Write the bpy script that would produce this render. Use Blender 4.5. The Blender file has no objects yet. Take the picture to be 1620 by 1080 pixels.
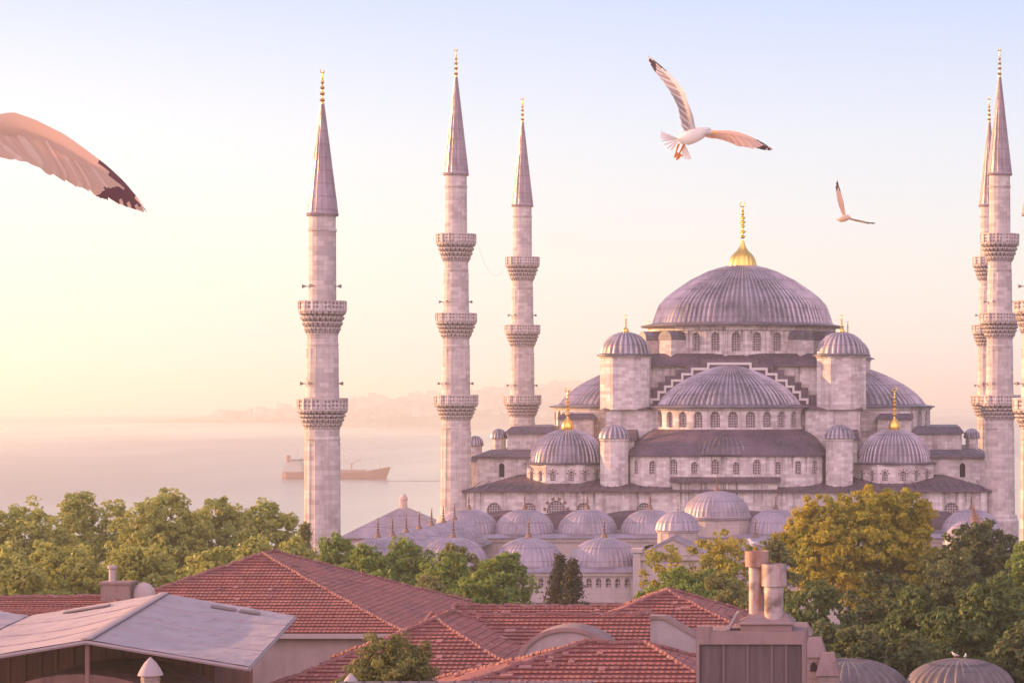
import bpy, bmesh, math, random
import numpy as np
from mathutils import Vector, Matrix
R = math.radians; PI = math.pi
random.seed(7); RNG = np.random.default_rng(7)
SC = bpy.context.scene; COL = SC.collection

# ------------------------------------------------------------------ camera, sky, sun, exposure
CAMZ = 24.0
cd = bpy.data.cameras.new('camera'); cam = bpy.data.objects.new('camera', cd); COL.objects.link(cam)
cam.location = (0, 0, CAMZ); cam.rotation_euler = (R(90), 0, 0)
cd.sensor_width = 36; cd.lens = 36 * 4000 / 1620; cd.shift_x = -646 / 1620; cd.shift_y = 88 / 1620
cd.clip_start = 0.5; cd.clip_end = 90000
SC.camera = cam
SUN_EL, SUN_AZ = 11.0, -77.0            # azimuth from +Y, negative = to the left
w = bpy.data.worlds.new('World'); SC.world = w; w.use_nodes = True
nt = w.node_tree; nt.nodes.clear()
out = nt.nodes.new('ShaderNodeOutputWorld'); bg = nt.nodes.new('ShaderNodeBackground')
sky = nt.nodes.new('ShaderNodeTexSky'); sky.sky_type = 'NISHITA'; sky.sun_disc = False
sky.sun_elevation = R(SUN_EL); sky.sun_rotation = R(SUN_AZ); sky.altitude = 30
sky.air_density = 1.0; sky.dust_density = 2.5; sky.ozone_density = 3.0
tint = nt.nodes.new('ShaderNodeMix'); tint.data_type = 'RGBA'; tint.blend_type = 'MULTIPLY'
tint.inputs[0].default_value = 1.0; tint.inputs[7].default_value = (0.95, 0.88, 0.92, 1)
soft = nt.nodes.new('ShaderNodeMix'); soft.data_type = 'RGBA'; soft.inputs[0].default_value = 0.85
tc = nt.nodes.new('ShaderNodeTexCoord'); sep = nt.nodes.new('ShaderNodeSeparateXYZ')
ramp = nt.nodes.new('ShaderNodeValToRGB')
nt.links.new(tc.outputs['Generated'], sep.inputs[0]); nt.links.new(sep.outputs[2], ramp.inputs[0])
cr = ramp.color_ramp; K = 3.35
cr.elements[0].position = 0.0; cr.elements[0].color = (1.0, 0.90, 0.83, 1)
cr.elements[1].position = 0.16; cr.elements[1].color = (0.64, 0.73, 1.0, 1)
e = cr.elements.new(0.05); e.color = (1.0, 0.95, 0.90, 1)
e = cr.elements.new(0.10); e.color = (0.88, 0.90, 0.98, 1)
e = cr.elements.new(0.7); e.color = (0.52, 0.54, 0.80, 1)
sk = nt.nodes.new('ShaderNodeVectorMath'); sk.operation = 'SCALE'; sk.inputs[3].default_value = K
nt.links.new(ramp.outputs[0], sk.inputs[0])
nt.links.new(sky.outputs[0], tint.inputs[6]); nt.links.new(tint.outputs[2], soft.inputs[6])
nt.links.new(sk.outputs[0], soft.inputs[7])
# rosy fill light added to the unseen sky behind the viewer, and the warm aureole on the sun's side
def mrange(v, a, b):
    n = nt.nodes.new('ShaderNodeMapRange'); n.interpolation_type = 'SMOOTHSTEP'
    n.inputs[1].default_value = a; n.inputs[2].default_value = b; nt.links.new(v, n.inputs[0]); return n.outputs[0]
def math2(op, a, b):
    n = nt.nodes.new('ShaderNodeMath'); n.operation = op
    for i, q in ((0, a), (1, b)):
        if isinstance(q, float): n.inputs[i].default_value = q
        else: nt.links.new(q, n.inputs[i])
    return n.outputs[0]
def addcol(base, fac, col):
    n = nt.nodes.new('ShaderNodeVectorMath'); n.operation = 'SCALE'; n.inputs[0].default_value = col; nt.links.new(fac, n.inputs[3])
    m = nt.nodes.new('ShaderNodeVectorMath'); m.operation = 'ADD'; nt.links.new(base, m.inputs[0]); nt.links.new(n.outputs[0], m.inputs[1]); return m.outputs[0]
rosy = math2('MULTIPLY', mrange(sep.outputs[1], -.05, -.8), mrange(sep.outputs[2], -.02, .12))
glow = math2('MULTIPLY', mrange(sep.outputs[0], -.02, -.75), mrange(sep.outputs[2], .22, .0))
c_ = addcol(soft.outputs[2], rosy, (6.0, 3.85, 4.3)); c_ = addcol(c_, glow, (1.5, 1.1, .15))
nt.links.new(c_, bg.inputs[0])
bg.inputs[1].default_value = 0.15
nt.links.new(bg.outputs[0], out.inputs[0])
sl = bpy.data.lights.new('sun', 'SUN'); sun = bpy.data.objects.new('sun', sl); COL.objects.link(sun)
sl.energy = 5.0; sl.angle = R(0.5); sl.color = (1.0, 0.55, 0.22)
sd = Vector((math.sin(R(SUN_AZ)) * math.cos(R(SUN_EL)), math.cos(R(SUN_AZ)) * math.cos(R(SUN_EL)), math.sin(R(SUN_EL))))
sun.rotation_euler = sd.to_track_quat('Z', 'Y').to_euler(); sun.location = (-60, 60, 90)
SC.view_settings.view_transform = 'Standard'; SC.view_settings.look = 'None'
SC.view_settings.gamma = 1; SC.view_settings.exposure = 1.1
SC.cycles.use_denoising = True; SC.cycles.max_bounces = 8; SC.cycles.transparent_max_bounces = 8

# ------------------------------------------------------------------ materials
MATS = {}
def mat(name, base=(.5, .5, .5), rough=.7, metal=0.0, spec=.4):
    m = bpy.data.materials.new(name); m.use_nodes = True
    b = m.node_tree.nodes['Principled BSDF']
    b.inputs['Base Color'].default_value = (*base, 1); b.inputs['Roughness'].default_value = rough
    b.inputs['Metallic'].default_value = metal; b.inputs['Specular IOR Level'].default_value = spec
    MATS[name] = m
    return m, m.node_tree, b
def N(nt, t, **kw):
    n = nt.nodes.new(t)
    for k, v in kw.items(): setattr(n, k, v)
    return n
def coords(nt, k=0.37):
    """wall coordinates: along the wall, up the wall"""
    tc = N(nt, 'ShaderNodeTexCoord'); s = N(nt, 'ShaderNodeSeparateXYZ'); nt.links.new(tc.outputs['Object'], s.inputs[0])
    ma = N(nt, 'ShaderNodeMath', operation='MULTIPLY_ADD'); ma.inputs[1].default_value = k
    nt.links.new(s.outputs[1], ma.inputs[0]); nt.links.new(s.outputs[0], ma.inputs[2])
    c = N(nt, 'ShaderNodeCombineXYZ'); nt.links.new(ma.outputs[0], c.inputs[0]); nt.links.new(s.outputs[2], c.inputs[1])
    return c.outputs[0], tc
def mixc(nt, fac, a, b, mode='MIX'):
    n = N(nt, 'ShaderNodeMix', data_type='RGBA', blend_type=mode)
    for i, v in ((0, fac), (6, a), (7, b)):
        if isinstance(v, (int, float)): n.inputs[i].default_value = v
        elif isinstance(v, tuple): n.inputs[i].default_value = (*v, 1)
        else: nt.links.new(v, n.inputs[i])
    return n.outputs[2]
def noise(nt, vec, scale, detail=4, rough=.6, lo=.35, hi=.65, stretch=None):
    if stretch:
        mp = N(nt, 'ShaderNodeMapping'); mp.inputs['Scale'].default_value = stretch
        nt.links.new(vec, mp.inputs[0]); vec = mp.outputs[0]
    n = N(nt, 'ShaderNodeTexNoise'); n.inputs['Scale'].default_value = scale
    n.inputs['Detail'].default_value = detail; n.inputs['Roughness'].default_value = rough
    nt.links.new(vec, n.inputs['Vector'])
    r = N(nt, 'ShaderNodeMapRange'); r.inputs[1].default_value = lo; r.inputs[2].default_value = hi
    nt.links.new(n.outputs[0], r.inputs[0])
    return r.outputs[0]
def bump(nt, b, h, strength, dist):
    n = N(nt, 'ShaderNodeBump'); n.inputs['Strength'].default_value = strength; n.inputs['Distance'].default_value = dist
    nt.links.new(h, n.inputs['Height']); nt.links.new(n.outputs[0], b.inputs['Normal'])

def stone(name, a, b_, dark, course=.46, stain=.72, drip=None):
    m, nt, b = mat(name, a, .85, spec=.25)
    v, tc = coords(nt)
    br = N(nt, 'ShaderNodeTexBrick'); br.inputs['Scale'].default_value = 1.0
    br.inputs['Color1'].default_value = (*a, 1); br.inputs['Color2'].default_value = (*b_, 1)
    br.inputs['Mortar'].default_value = (*[c * .74 for c in a], 1); br.inputs['Mortar Size'].default_value = .02
    br.inputs['Brick Width'].default_value = course * 2.1; br.inputs['Row Height'].default_value = course
    br.inputs['Bias'].default_value = -.25
    nt.links.new(v, br.inputs['Vector'])
    f1 = noise(nt, tc.outputs['Object'], .5, 6, .7, .5, .72)
    f2 = noise(nt, tc.outputs['Object'], 1.0, 6, .75, .50, .70, (.75, .75, .07))
    c = mixc(nt, f1, br.outputs['Color'], tuple(x * 1.05 for x in b_))
    k = N(nt, 'ShaderNodeMath', operation='MULTIPLY'); k.inputs[1].default_value = stain; nt.links.new(f2, k.inputs[0])
    c = mixc(nt, k.outputs[0], c, dark)
    if drip:                                               # rain run-off stains hanging from the ledge
        sp = N(nt, 'ShaderNodeSeparateXYZ'); nt.links.new(tc.outputs['Object'], sp.inputs[0])
        r = N(nt, 'ShaderNodeMapRange'); r.inputs[1].default_value = drip[0]; r.inputs[2].default_value = drip[1]; nt.links.new(sp.outputs[2], r.inputs[0])
        f4 = noise(nt, tc.outputs['Object'], 1.0, 5, .7, .53, .64, (1.5, 1.5, .06))
        q = N(nt, 'ShaderNodeMath', operation='MULTIPLY'); nt.links.new(r.outputs[0], q.inputs[0]); nt.links.new(f4, q.inputs[1])
        c = mixc(nt, q.outputs[0], c, tuple(x * .75 for x in dark))
    nt.links.new(c, b.inputs['Base Color'])
    bump(nt, b, br.outputs['Fac'], -.35, .03)
    return m
stone('ashlar', (.64, .55, .525), (.36, .275, .275), (.20, .15, .155))
for nm, dz in (('hall_stone', (7.5, 11.4)), ('exedra_stone', (12.8, 16.0)), ('block_stone', (22, 28.2)), ('drum_stone', (29.6, 33.4))):
    stone(nm, (.64, .55, .525), (.36, .275, .275), (.20, .15, .155), drip=dz)
stone('minaret_stone', (.56, .465, .44), (.32, .245, .24), (.24, .18, .185), .5, .42)
stone('plaster_wall', (.46, .36, .345), (.40, .31, .30), (.24, .17, .175), .5, .6)
def plain(name, a, dark):
    m, nt, b = mat(name, a, .9, spec=.2); tc = N(nt, 'ShaderNodeTexCoord')
    f = noise(nt, tc.outputs['Object'], .8, 6, .7, .4, .7); c = mixc(nt, f, a, tuple(x * .78 for x in a))
    f = noise(nt, tc.outputs['Object'], 1.4, 4, .65, .55, .8, (1, 1, .12)); nt.links.new(mixc(nt, f, c, dark), b.inputs['Base Color'])
    f = noise(nt, tc.outputs['Object'], 9, 3, .6, 0, 1); bump(nt, b, f, .3, .02)
plain('house_render', (.36, .265, .25), (.20, .13, .125)); plain('block_render', (.27, .175, .165), (.13, .08, .075)); plain('parapet_render', (.36, .29, .285), (.2, .14, .14))
stone('chimney_stone', (.30, .215, .20), (.25, .18, .17), (.14, .09, .09), .25, .5)

def lead(name, a, b_, rough=.42):
    m, nt, b = mat(name, a, rough, .12, .5)
    tc = N(nt, 'ShaderNodeTexCoord')
    f = noise(nt, tc.outputs['Object'], 2.6, 5, .7, .42, .60, (1, 1, .16))
    f3 = noise(nt, tc.outputs['Object'], .35, 3, .5, .4, .65)
    c = mixc(nt, f, a, b_); c = mixc(nt, f3, c, tuple(x * 1.25 for x in b_))
    sp = N(nt, 'ShaderNodeSeparateXYZ'); nt.links.new(tc.outputs['Object'], sp.inputs[0])
    q = N(nt, 'ShaderNodeMath', operation='DIVIDE'); q.inputs[1].default_value = 1.35; nt.links.new(sp.outputs[2], q.inputs[0])
    q2 = N(nt, 'ShaderNodeMath', operation='FRACT'); nt.links.new(q.outputs[0], q2.inputs[0])
    q3 = N(nt, 'ShaderNodeMath', operation='LESS_THAN'); q3.inputs[1].default_value = .07; nt.links.new(q2.outputs[0], q3.inputs[0])
    q4 = N(nt, 'ShaderNodeMath', operation='MULTIPLY'); q4.inputs[1].default_value = .55; nt.links.new(q3.outputs[0], q4.inputs[0])
    c = mixc(nt, q4.outputs[0], c, tuple(x * .5 for x in a))          # laps between the lead sheets
    nt.links.new(c, b.inputs['Base Color'])
    rr = N(nt, 'ShaderNodeMapRange'); rr.inputs[3].default_value = rough + .14; rr.inputs[4].default_value = rough - .10
    nt.links.new(f, rr.inputs[0]); nt.links.new(rr.outputs[0], b.inputs['Roughness'])
    return m
lead('lead', (.066, .050, .070), (.140, .108, .138)); lead('lead_seam', (.20, .158, .19), (.34, .275, .315), .38); lead('pale_seam', (.24, .185, .225), (.29, .23, .27), .5)
lead('spire_lead', (.20, .135, .165), (.27, .19, .22), .45); lead('vault_lead', (.075, .055, .058), (.115, .085, .086), .6); lead('vault_seam', (.10, .075, .077), (.135, .10, .10), .6)
lead('lead_roof', (.058, .030, .050), (.100, .058, .082), .5)
lead('lead_pale', (.20, .155, .195), (.26, .205, .245), .5)
mat('gold', (.86, .50, .12), .28, 1.0)
mat('brass', (.20, .11, .085), .5, .5)
def lattice(name, fg, hole, s=.30):
    m, nt, b = mat(name, fg, .8)
    v, tc = coords(nt)
    vo = N(nt, 'ShaderNodeTexVoronoi', voronoi_dimensions='2D'); vo.inputs['Scale'].default_value = 1 / s
    vo.inputs['Randomness'].default_value = .18; nt.links.new(v, vo.inputs['Vector'])
    r = N(nt, 'ShaderNodeMapRange'); r.inputs[1].default_value = .30; r.inputs[2].default_value = .42
    nt.links.new(vo.outputs['Distance'], r.inputs[0])
    nt.links.new(mixc(nt, r.outputs[0], hole, fg), b.inputs['Base Color'])
lattice('grille', (.38, .30, .30), (.075, .05, .065), .34)
lattice('pierced_stone', (.52, .43, .41), (.19, .13, .14), .42)
lattice('carved_stone', (.46, .37, .355), (.24, .175, .18), .30)
mat('red_stone', (.22, .095, .09), .8)
mat('pale_stone', (.58, .50, .475), .8)
mat('dark_opening', (.035, .022, .028), .9)
mat('speaker_grey', (.20, .15, .16), .6)
mat('cable_grey', (.45, .36, .36), .7)

def tile(name, a, b_):
    m, nt, b = mat(name, a, .8, spec=.2)
    uv = N(nt, 'ShaderNodeUVMap')
    br = N(nt, 'ShaderNodeTexBrick'); br.offset = 0.0
    br.inputs['Scale'].default_value = 1; br.inputs['Brick Width'].default_value = .24; br.inputs['Row Height'].default_value = .36
    br.inputs['Color1'].default_value = (*a, 1); br.inputs['Color2'].default_value = (*b_, 1)
    br.inputs['Mortar'].default_value = (*[x * .6 for x in b_], 1); br.inputs['Mortar Size'].default_value = .012
    nt.links.new(uv.outputs[0], br.inputs['Vector'])
    tc = N(nt, 'ShaderNodeTexCoord')
    f = noise(nt, tc.outputs['Object'], .5, 5, .7, .45, .7)
    c = mixc(nt, f, br.outputs['Color'], (.20, .085, .085))
    f = noise(nt, tc.outputs['Object'], 2.2, 4, .7, .56, .78)
    c = mixc(nt, f, c, (.40, .25, .225))
    nt.links.new(c, b.inputs['Base Color'])
    s = N(nt, 'ShaderNodeSeparateXYZ'); nt.links.new(uv.outputs[0], s.inputs[0])
    q = N(nt, 'ShaderNodeMath', operation='MULTIPLY'); q.inputs[1].default_value = 2 * PI / .24; nt.links.new(s.outputs[0], q.inputs[0])
    q2 = N(nt, 'ShaderNodeMath', operation='SINE'); nt.links.new(q.outputs[0], q2.inputs[0])
    bump(nt, b, q2.outputs[0], .7, .035)
tile('roof_tile', (.42, .15, .122), (.26, .085, .076))
mat('pale_tile', (.33, .145, .13), .85); mat('soot_tile', (.19, .07, .07), .85); mat('tile_end', (.15, .045, .045), .9)
tile('ridge_tile', (.27, .115, .105), (.22, .09, .085))

def leafmat(name, a, b_, c_):
    m, nt, b = mat(name, a, .55, spec=.25)
    tc = N(nt, 'ShaderNodeTexCoord')
    f = noise(nt, tc.outputs['Object'], .33, 2, .5, .38, .62)
    f2 = noise(nt, tc.outputs['Object'], 2.1, 2, .5, .4, .7)
    c = mixc(nt, f, a, b_); c = mixc(nt, f2, c, c_)
    nt.links.new(c, b.inputs['Base Color'])
    tr = N(nt, 'ShaderNodeBsdfTranslucent'); nt.links.new(c, tr.inputs[0])
    ms = N(nt, 'ShaderNodeMixShader'); ms.inputs[0].default_value = .42
    o = nt.nodes['Material Output']
    nt.links.new(b.outputs[0], ms.inputs[1]); nt.links.new(tr.outputs[0], ms.inputs[2]); nt.links.new(ms.outputs[0], o.inputs[0])
leafmat('leaf_gold', (.40, .30, .022), (.17, .19, .026), (.52, .39, .028))
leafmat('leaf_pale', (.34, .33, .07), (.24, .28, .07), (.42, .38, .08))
leafmat('leaf_yellow', (.34, .27, .035), (.20, .22, .04), (.44, .33, .04))
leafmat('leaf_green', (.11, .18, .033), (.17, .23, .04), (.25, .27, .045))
leafmat('leaf_dark', (.068, .088, .032), (.10, .12, .038), (.15, .15, .048))
leafmat('leaf_deep', (.07, .105, .027), (.10, .135, .034), (.14, .155, .04))
leafmat('leaf_conifer', (.040, .042, .030), (.055, .05, .032), (.09, .06, .035))
leafmat('leaf_olive', (.13, .14, .045), (.17, .165, .05), (.23, .20, .055))
mat('bark', (.10, .07, .055), .9)
m, nt, b = mat('canopy_cloth', (.56, .47, .48), .75)
tc_ = N(nt, 'ShaderNodeTexCoord'); f = noise(nt, tc_.outputs['Object'], .6, 4, .6, .35, .7)
nt.links.new(mixc(nt, noise(nt, tc_.outputs['Object'], 1.6, 5, .7, .52, .75, (1, .3, 1)), mixc(nt, f, (.38, .285, .29), (.32, .235, .245)), (.23, .165, .17)), b.inputs['Base Color'])
f = noise(nt, tc_.outputs['Object'], 1.2, 4, .6, 0, 1, (1, .35, 1)); bump(nt, b, f, .45, .2)
mat('canopy_seam', (.29, .215, .225), .8); mat('cap_plaster', (.34, .265, .275), .85)
mat('dark_slot', (.17, .12, .125), .9)
m, nt, b = mat('brown_board', (.20, .10, .09), .85)
tc_ = N(nt, 'ShaderNodeTexCoord'); f = noise(nt, tc_.outputs['Object'], 2.5, 4, .6, .35, .7, (1, 1, .08))
nt.links.new(mixc(nt, f, (.23, .115, .10), (.13, .065, .065)), b.inputs['Base Color'])
mat('white_paint', (.36, .285, .275), .7)
m, nt, b = mat('weathered_panel', (.12, .075, .075), .7)
tc_ = N(nt, 'ShaderNodeTexCoord'); f = noise(nt, tc_.outputs['Object'], 3, 5, .65, .35, .75, (1, 1, .12))
nt.links.new(mixc(nt, f, (.075, .045, .048), (.13, .09, .09)), b.inputs['Base Color'])
mat('panel_batten', (.15, .10, .10), .8)
m, nt, b = mat('rusty_metal', (.3, .15, .1), .7)
tc_ = N(nt, 'ShaderNodeTexCoord'); f = noise(nt, tc_.outputs['Object'], 2.6, 5, .7, .4, .65, (1, 1, .4))
nt.links.new(mixc(nt, f, (.36, .22, .18), (.20, .085, .055)), b.inputs['Base Color'])
m, nt, b = mat('flue_metal', (.52, .42, .40), .5, .1)
tc_ = N(nt, 'ShaderNodeTexCoord'); f = noise(nt, tc_.outputs['Object'], 2.2, 4, .6, .5, .72, (1, 1, .35))
c = mixc(nt, f, (.40, .30, .285), (.26, .10, .06)); f = noise(nt, tc_.outputs['Object'], 1.1, 3, .6, .56, .72)
nt.links.new(mixc(nt, f, c, (.09, .05, .05)), b.inputs['Base Color'])
mat('dark_metal', (.06, .045, .05), .6)
m, nt, b = mat('sheet_roof', (.085, .058, .066), .6, .1)
mat('hull_red', (.24, .05, .05), .6); mat('wake_water', (.09, .075, .085), .30); mat('ship_white', (.42, .37, .36), .6); mat('hull_grey', (.20, .17, .19), .6); mat('deck_brown', (.30, .14, .11), .7)
mat('feather_white', (.84, .79, .77), .7); mat('feather_grey', (.56, .47, .47), .7); mat('feather_black', (.055, .03, .036), .6); mat('feather_brown', (.13, .055, .055), .6)
mat('feather_tan', (.80, .60, .47), .7); mat('feather_peach', (.88, .71, .58), .7)
for q in ('feather_white', 'feather_grey', 'feather_tan', 'feather_peach'):
    nt = MATS[q].node_tree; b = nt.nodes['Principled BSDF']; tr = N(nt, 'ShaderNodeBsdfTranslucent'); tr.inputs[0].default_value = b.inputs['Base Color'].default_value
    ms = N(nt, 'ShaderNodeMixShader'); ms.inputs[0].default_value = .45
    nt.links.new(b.outputs[0], ms.inputs[1]); nt.links.new(tr.outputs[0], ms.inputs[2]); nt.links.new(ms.outputs[0], nt.nodes['Material Output'].inputs[0])
mat('bill_yellow', (.75, .40, .06), .5); mat('leg_orange', (.62, .20, .04), .5)
m, nt, b = mat('far_city', (.45, .38, .36), .9)
tc_ = N(nt, 'ShaderNodeTexCoord'); f = noise(nt, tc_.outputs['Object'], .02, 2, .5, .4, .6)
nt.links.new(mixc(nt, f, (.55, .46, .43), (.35, .24, .22)), b.inputs['Base Color'])
m, nt, b = mat('hill_ground', (.14, .12, .10), .9)
tc_ = N(nt, 'ShaderNodeTexCoord'); f = noise(nt, tc_.outputs['Object'], .006, 5, .6, .4, .6)
nt.links.new(mixc(nt, f, (.09, .085, .06), (.24, .19, .17)), b.inputs['Base Color'])
m, nt, b = mat('park_ground', (.10, .09, .06), .95)
tc_ = N(nt, 'ShaderNodeTexCoord'); f = noise(nt, tc_.outputs['Object'], .08, 5, .6, .4, .6)
nt.links.new(mixc(nt, f, (.07, .075, .035), (.22, .17, .15)), b.inputs['Base Color'])
m, nt, b = mat('sea_water', (.17, .115, .105), .16, spec=.5)
tc_ = N(nt, 'ShaderNodeTexCoord')
f = noise(nt, tc_.outputs['Object'], .05, 5, .6, 0, 1, (1, .5, 1))
bump(nt, b, f, .10, 1.5)
f = noise(nt, tc_.outputs['Object'], .0012, 4, .55, .4, .62, (1, .22, 1))
r_ = N(nt, 'ShaderNodeMapRange'); r_.inputs[3].default_value = .05; r_.inputs[4].default_value = .38
nt.links.new(f, r_.inputs[0]); nt.links.new(r_.outputs[0], b.inputs['Roughness'])

# ------------------------------------------------------------------ mesh helpers
SEAM = {'lead': ['lead', 'lead_seam'], 'lead_roof': ['lead_roof', 'lead'], 'lead_pale': ['lead_pale', 'pale_seam'], 'vault_lead': ['vault_lead', 'vault_seam']}
class MB:
    def __init__(s): s.v = []; s.f = []; s.mi = []; s.sm = []
    def add(s, vs, fs, mi=0, smooth=False):
        o = len(s.v); s.v += [tuple(p) for p in vs]
        for f in fs: s.f.append([i + o for i in f]); s.mi.append(mi); s.sm.append(smooth)
        return s
    def box(s, x0, x1, y0, y1, z0, z1, mi=0):
        return s.add([(x0, y0, z0), (x1, y0, z0), (x1, y1, z0), (x0, y1, z0), (x0, y0, z1), (x1, y0, z1), (x1, y1, z1), (x0, y1, z1)],
                     [(0, 3, 2, 1), (4, 5, 6, 7), (0, 1, 5, 4), (1, 2, 6, 5), (2, 3, 7, 6), (3, 0, 4, 7)], mi)
    def frustum(s, a, za, b, zb, mi=0, cap=True):
        """a, b = (x0,x1,y0,y1) rectangles"""
        vs = [(a[0], a[2], za), (a[1], a[2], za), (a[1], a[3], za), (a[0], a[3], za), (b[0], b[2], zb), (b[1], b[2], zb), (b[1], b[3], zb), (b[0], b[3], zb)]
        fs = [(0, 1, 5, 4), (1, 2, 6, 5), (2, 3, 7, 6), (3, 0, 4, 7), (0, 3, 2, 1)] + ([(4, 5, 6, 7)] if cap else [])
        return s.add(vs, fs, mi)
    def lathe(s, prof, n, cx=0, cy=0, a0=0.0, a1=2 * PI, mi=0, smooth=True, off=0.0, mod=None):
        full = abs(a1 - a0 - 2 * PI) < 1e-6
        m = n if full else n + 1
        vs = []
        for k, (r, z) in enumerate(prof):
            for i in range(m):
                a = a0 + (a1 - a0) * i / n + off
                rr = r * (mod(k, i) if mod else 1.0)
                vs.append((cx + rr * math.cos(a), cy + rr * math.sin(a), z))
        fs = []
        for k in range(len(prof) - 1):
            for i in range(n):
                j = (i + 1) % m if full else i + 1
                if prof[k + 1][0] < 1e-6: fs.append((k * m + i, k * m + j, (k + 1) * m + i))
                elif prof[k][0] < 1e-6: fs.append((k * m + i, (k + 1) * m + j, (k + 1) * m + i))
                else: fs.append((k * m + i, k * m + j, (k + 1) * m + j, (k + 1) * m + i))
        return s.add(vs, fs, mi, smooth)
    def prism(s, poly, z0, z1, mi=0, sides=True, top=True, bottom=True):
        n = len(poly); vs = [(x, y, z0) for x, y in poly] + [(x, y, z1) for x, y in poly]; fs = []
        if sides: fs += [(i, (i + 1) % n, n + (i + 1) % n, n + i) for i in range(n)]
        if top: fs.append(tuple(range(n, 2 * n)))
        if bottom: fs.append(tuple(range(n - 1, -1, -1)))
        return s.add(vs, fs, mi)
    def plate(s, poly, y0, y1, mi=0):
        n = len(poly); vs = [(x, y0, z) for x, z in poly] + [(x, y1, z) for x, z in poly]
        fs = [(i, (i + 1) % n, n + (i + 1) % n, n + i) for i in range(n)] + [tuple(range(n - 1, -1, -1)), tuple(range(n, 2 * n))]
        return s.add(vs, fs, mi)
    def tube(s, pts, rad, n=6, mi=0, smooth=True, cap=True):
        pts = [Vector(p) for p in pts]
        if isinstance(rad, (int, float)): rad = [rad] * len(pts)
        vs = []; 
        for i, p in enumerate(pts):
            d = (pts[min(i + 1, len(pts) - 1)] - pts[max(i - 1, 0)]).normalized()
            up = Vector((0, 0, 1)) if abs(d.z) < .95 else Vector((1, 0, 0))
            a = d.cross(up).normalized(); b = d.cross(a)
            for k in range(n):
                t = 2 * PI * k / n
                vs.append(p + (a * math.cos(t) + b * math.sin(t)) * rad[i])
        fs = [(i * n + k, i * n + (k + 1) % n, (i + 1) * n + (k + 1) % n, (i + 1) * n + k) for i in range(len(pts) - 1) for k in range(n)]
        if cap: fs += [tuple(range(n - 1, -1, -1)), tuple(range((len(pts) - 1) * n, len(pts) * n))]
        return s.add(vs, fs, mi, smooth)
    def ball(s, c, r, sc=(1, 1, 1), n=10, m=6, mi=0):
        prof = [(math.sin(PI * k / m), -math.cos(PI * k / m)) for k in range(m + 1)]
        prof[0] = (0, -1); prof[-1] = (0, 1)
        t = MB().lathe(prof, n)
        return s.add([(c[0] + x * r * sc[0], c[1] + y * r * sc[1], c[2] + z * r * sc[2]) for x, y, z in t.v], t.f, mi, True)
    def xform(s, M):
        s.v = [tuple(M @ Vector(p)) for p in s.v]; return s
    def join(s, o, mi=None):
        k = len(s.v); s.v += o.v
        for f, m_, q in zip(o.f, o.mi, o.sm): s.f.append([i + k for i in f]); s.mi.append(m_ if mi is None else mi); s.sm.append(q)
        return s
    def build(s, name, mats, parent=None, sharp=35, uv=False, recalc=True):
        me = bpy.data.meshes.new(name); me.from_pydata(s.v, [], s.f)
        if isinstance(mats, str): mats = [mats] if max(s.mi, default=0) == 0 else SEAM[mats]
        for q in mats: me.materials.append(MATS[q])
        me.polygons.foreach_set('material_index', s.mi); me.polygons.foreach_set('use_smooth', s.sm)
        if recalc:
            bm = bmesh.new(); bm.from_mesh(me); bmesh.ops.recalc_face_normals(bm, faces=bm.faces[:]); bm.to_mesh(me); bm.free()
        if uv:
            l = me.uv_layers.new(name='UVMap')
            for p in me.polygons:
                nrm = p.normal; t = Vector((0, 0, 1)).cross(nrm)
                t = t.normalized() if t.length > .05 else Vector((1, 0, 0)); q = nrm.cross(t)
                for li in p.loop_indices:
                    co = me.vertices[me.loops[li].vertex_index].co
                    l.data[li].uv = (co.dot(t), co.dot(q))
        if any(s.sm): me.set_sharp_from_angle(angle=R(sharp))
        me.update()
        o = bpy.data.objects.new(name, me); COL.objects.link(o)
        if parent: o.parent = parent
        return o
def empty(name, loc=(0, 0, 0), label=None, cat=None, group=None, rz=0):
    o = bpy.data.objects.new(name, None); COL.objects.link(o); o.location = loc; o.rotation_euler = (0, 0, rz)
    o.empty_display_size = .5
    return tag(o, label, cat, group)
def tag(o, label=None, cat=None, group=None, kind=None):
    if label: o['label'] = label
    if cat: o['category'] = cat
    if group: o['group'] = group
    if kind: o['kind'] = kind
    return o
def copy_tree(o, parent=None):
    c = o.copy(); COL.objects.link(c)
    if parent: c.parent = parent
    for ch in list(o.children): copy_tree(ch, c)
    return c
def px(x, y, Y):
    return Vector(((x - 1456) * Y / 4000, Y, CAMZ - (y - 628) * Y / 4000))

# wall bay with an arched opening; mp(s, z, d) maps along-wall, height, depth-inwards to 3-D
def bay(mb, mp, s0, s1, z0, z1, op=None, depth=.4, mi=0, segs=6):
    def q(a, b, c, d): mb.add([mp(*a), mp(*b), mp(*c), mp(*d)], [(0, 1, 2, 3)], mi)
    if op is None:
        q((s0, z0, 0), (s1, z0, 0), (s1, z1, 0), (s0, z1, 0)); return None
    sc, hw, zb, zs = op
    arc = [(sc - hw * math.cos(PI * i / segs), zs + hw * 1.08 * math.sin(PI * i / segs)) for i in range(segs + 1)]
    q((s0, z0, 0), (sc - hw, z0, 0), (sc - hw, z1, 0), (s0, z1, 0)); q((sc + hw, z0, 0), (s1, z0, 0), (s1, z1, 0), (sc + hw, z1, 0))
    for (a, za), (b, zb_) in zip(arc, arc[1:]):
        q((a, z0, 0), (b, z0, 0), (b, zb, 0), (a, zb, 0)); q((a, za, 0), (b, zb_, 0), (b, z1, 0), (a, z1, 0))
    ol = [(sc - hw, zb)] + arc + [(sc + hw, zb)]
    for (a, za), (b, zb_) in zip(ol, ol[1:] + ol[:1]):
        q((a, za, 0), (b, zb_, 0), (b, zb_, depth), (a, za, depth))
    return ol
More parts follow.
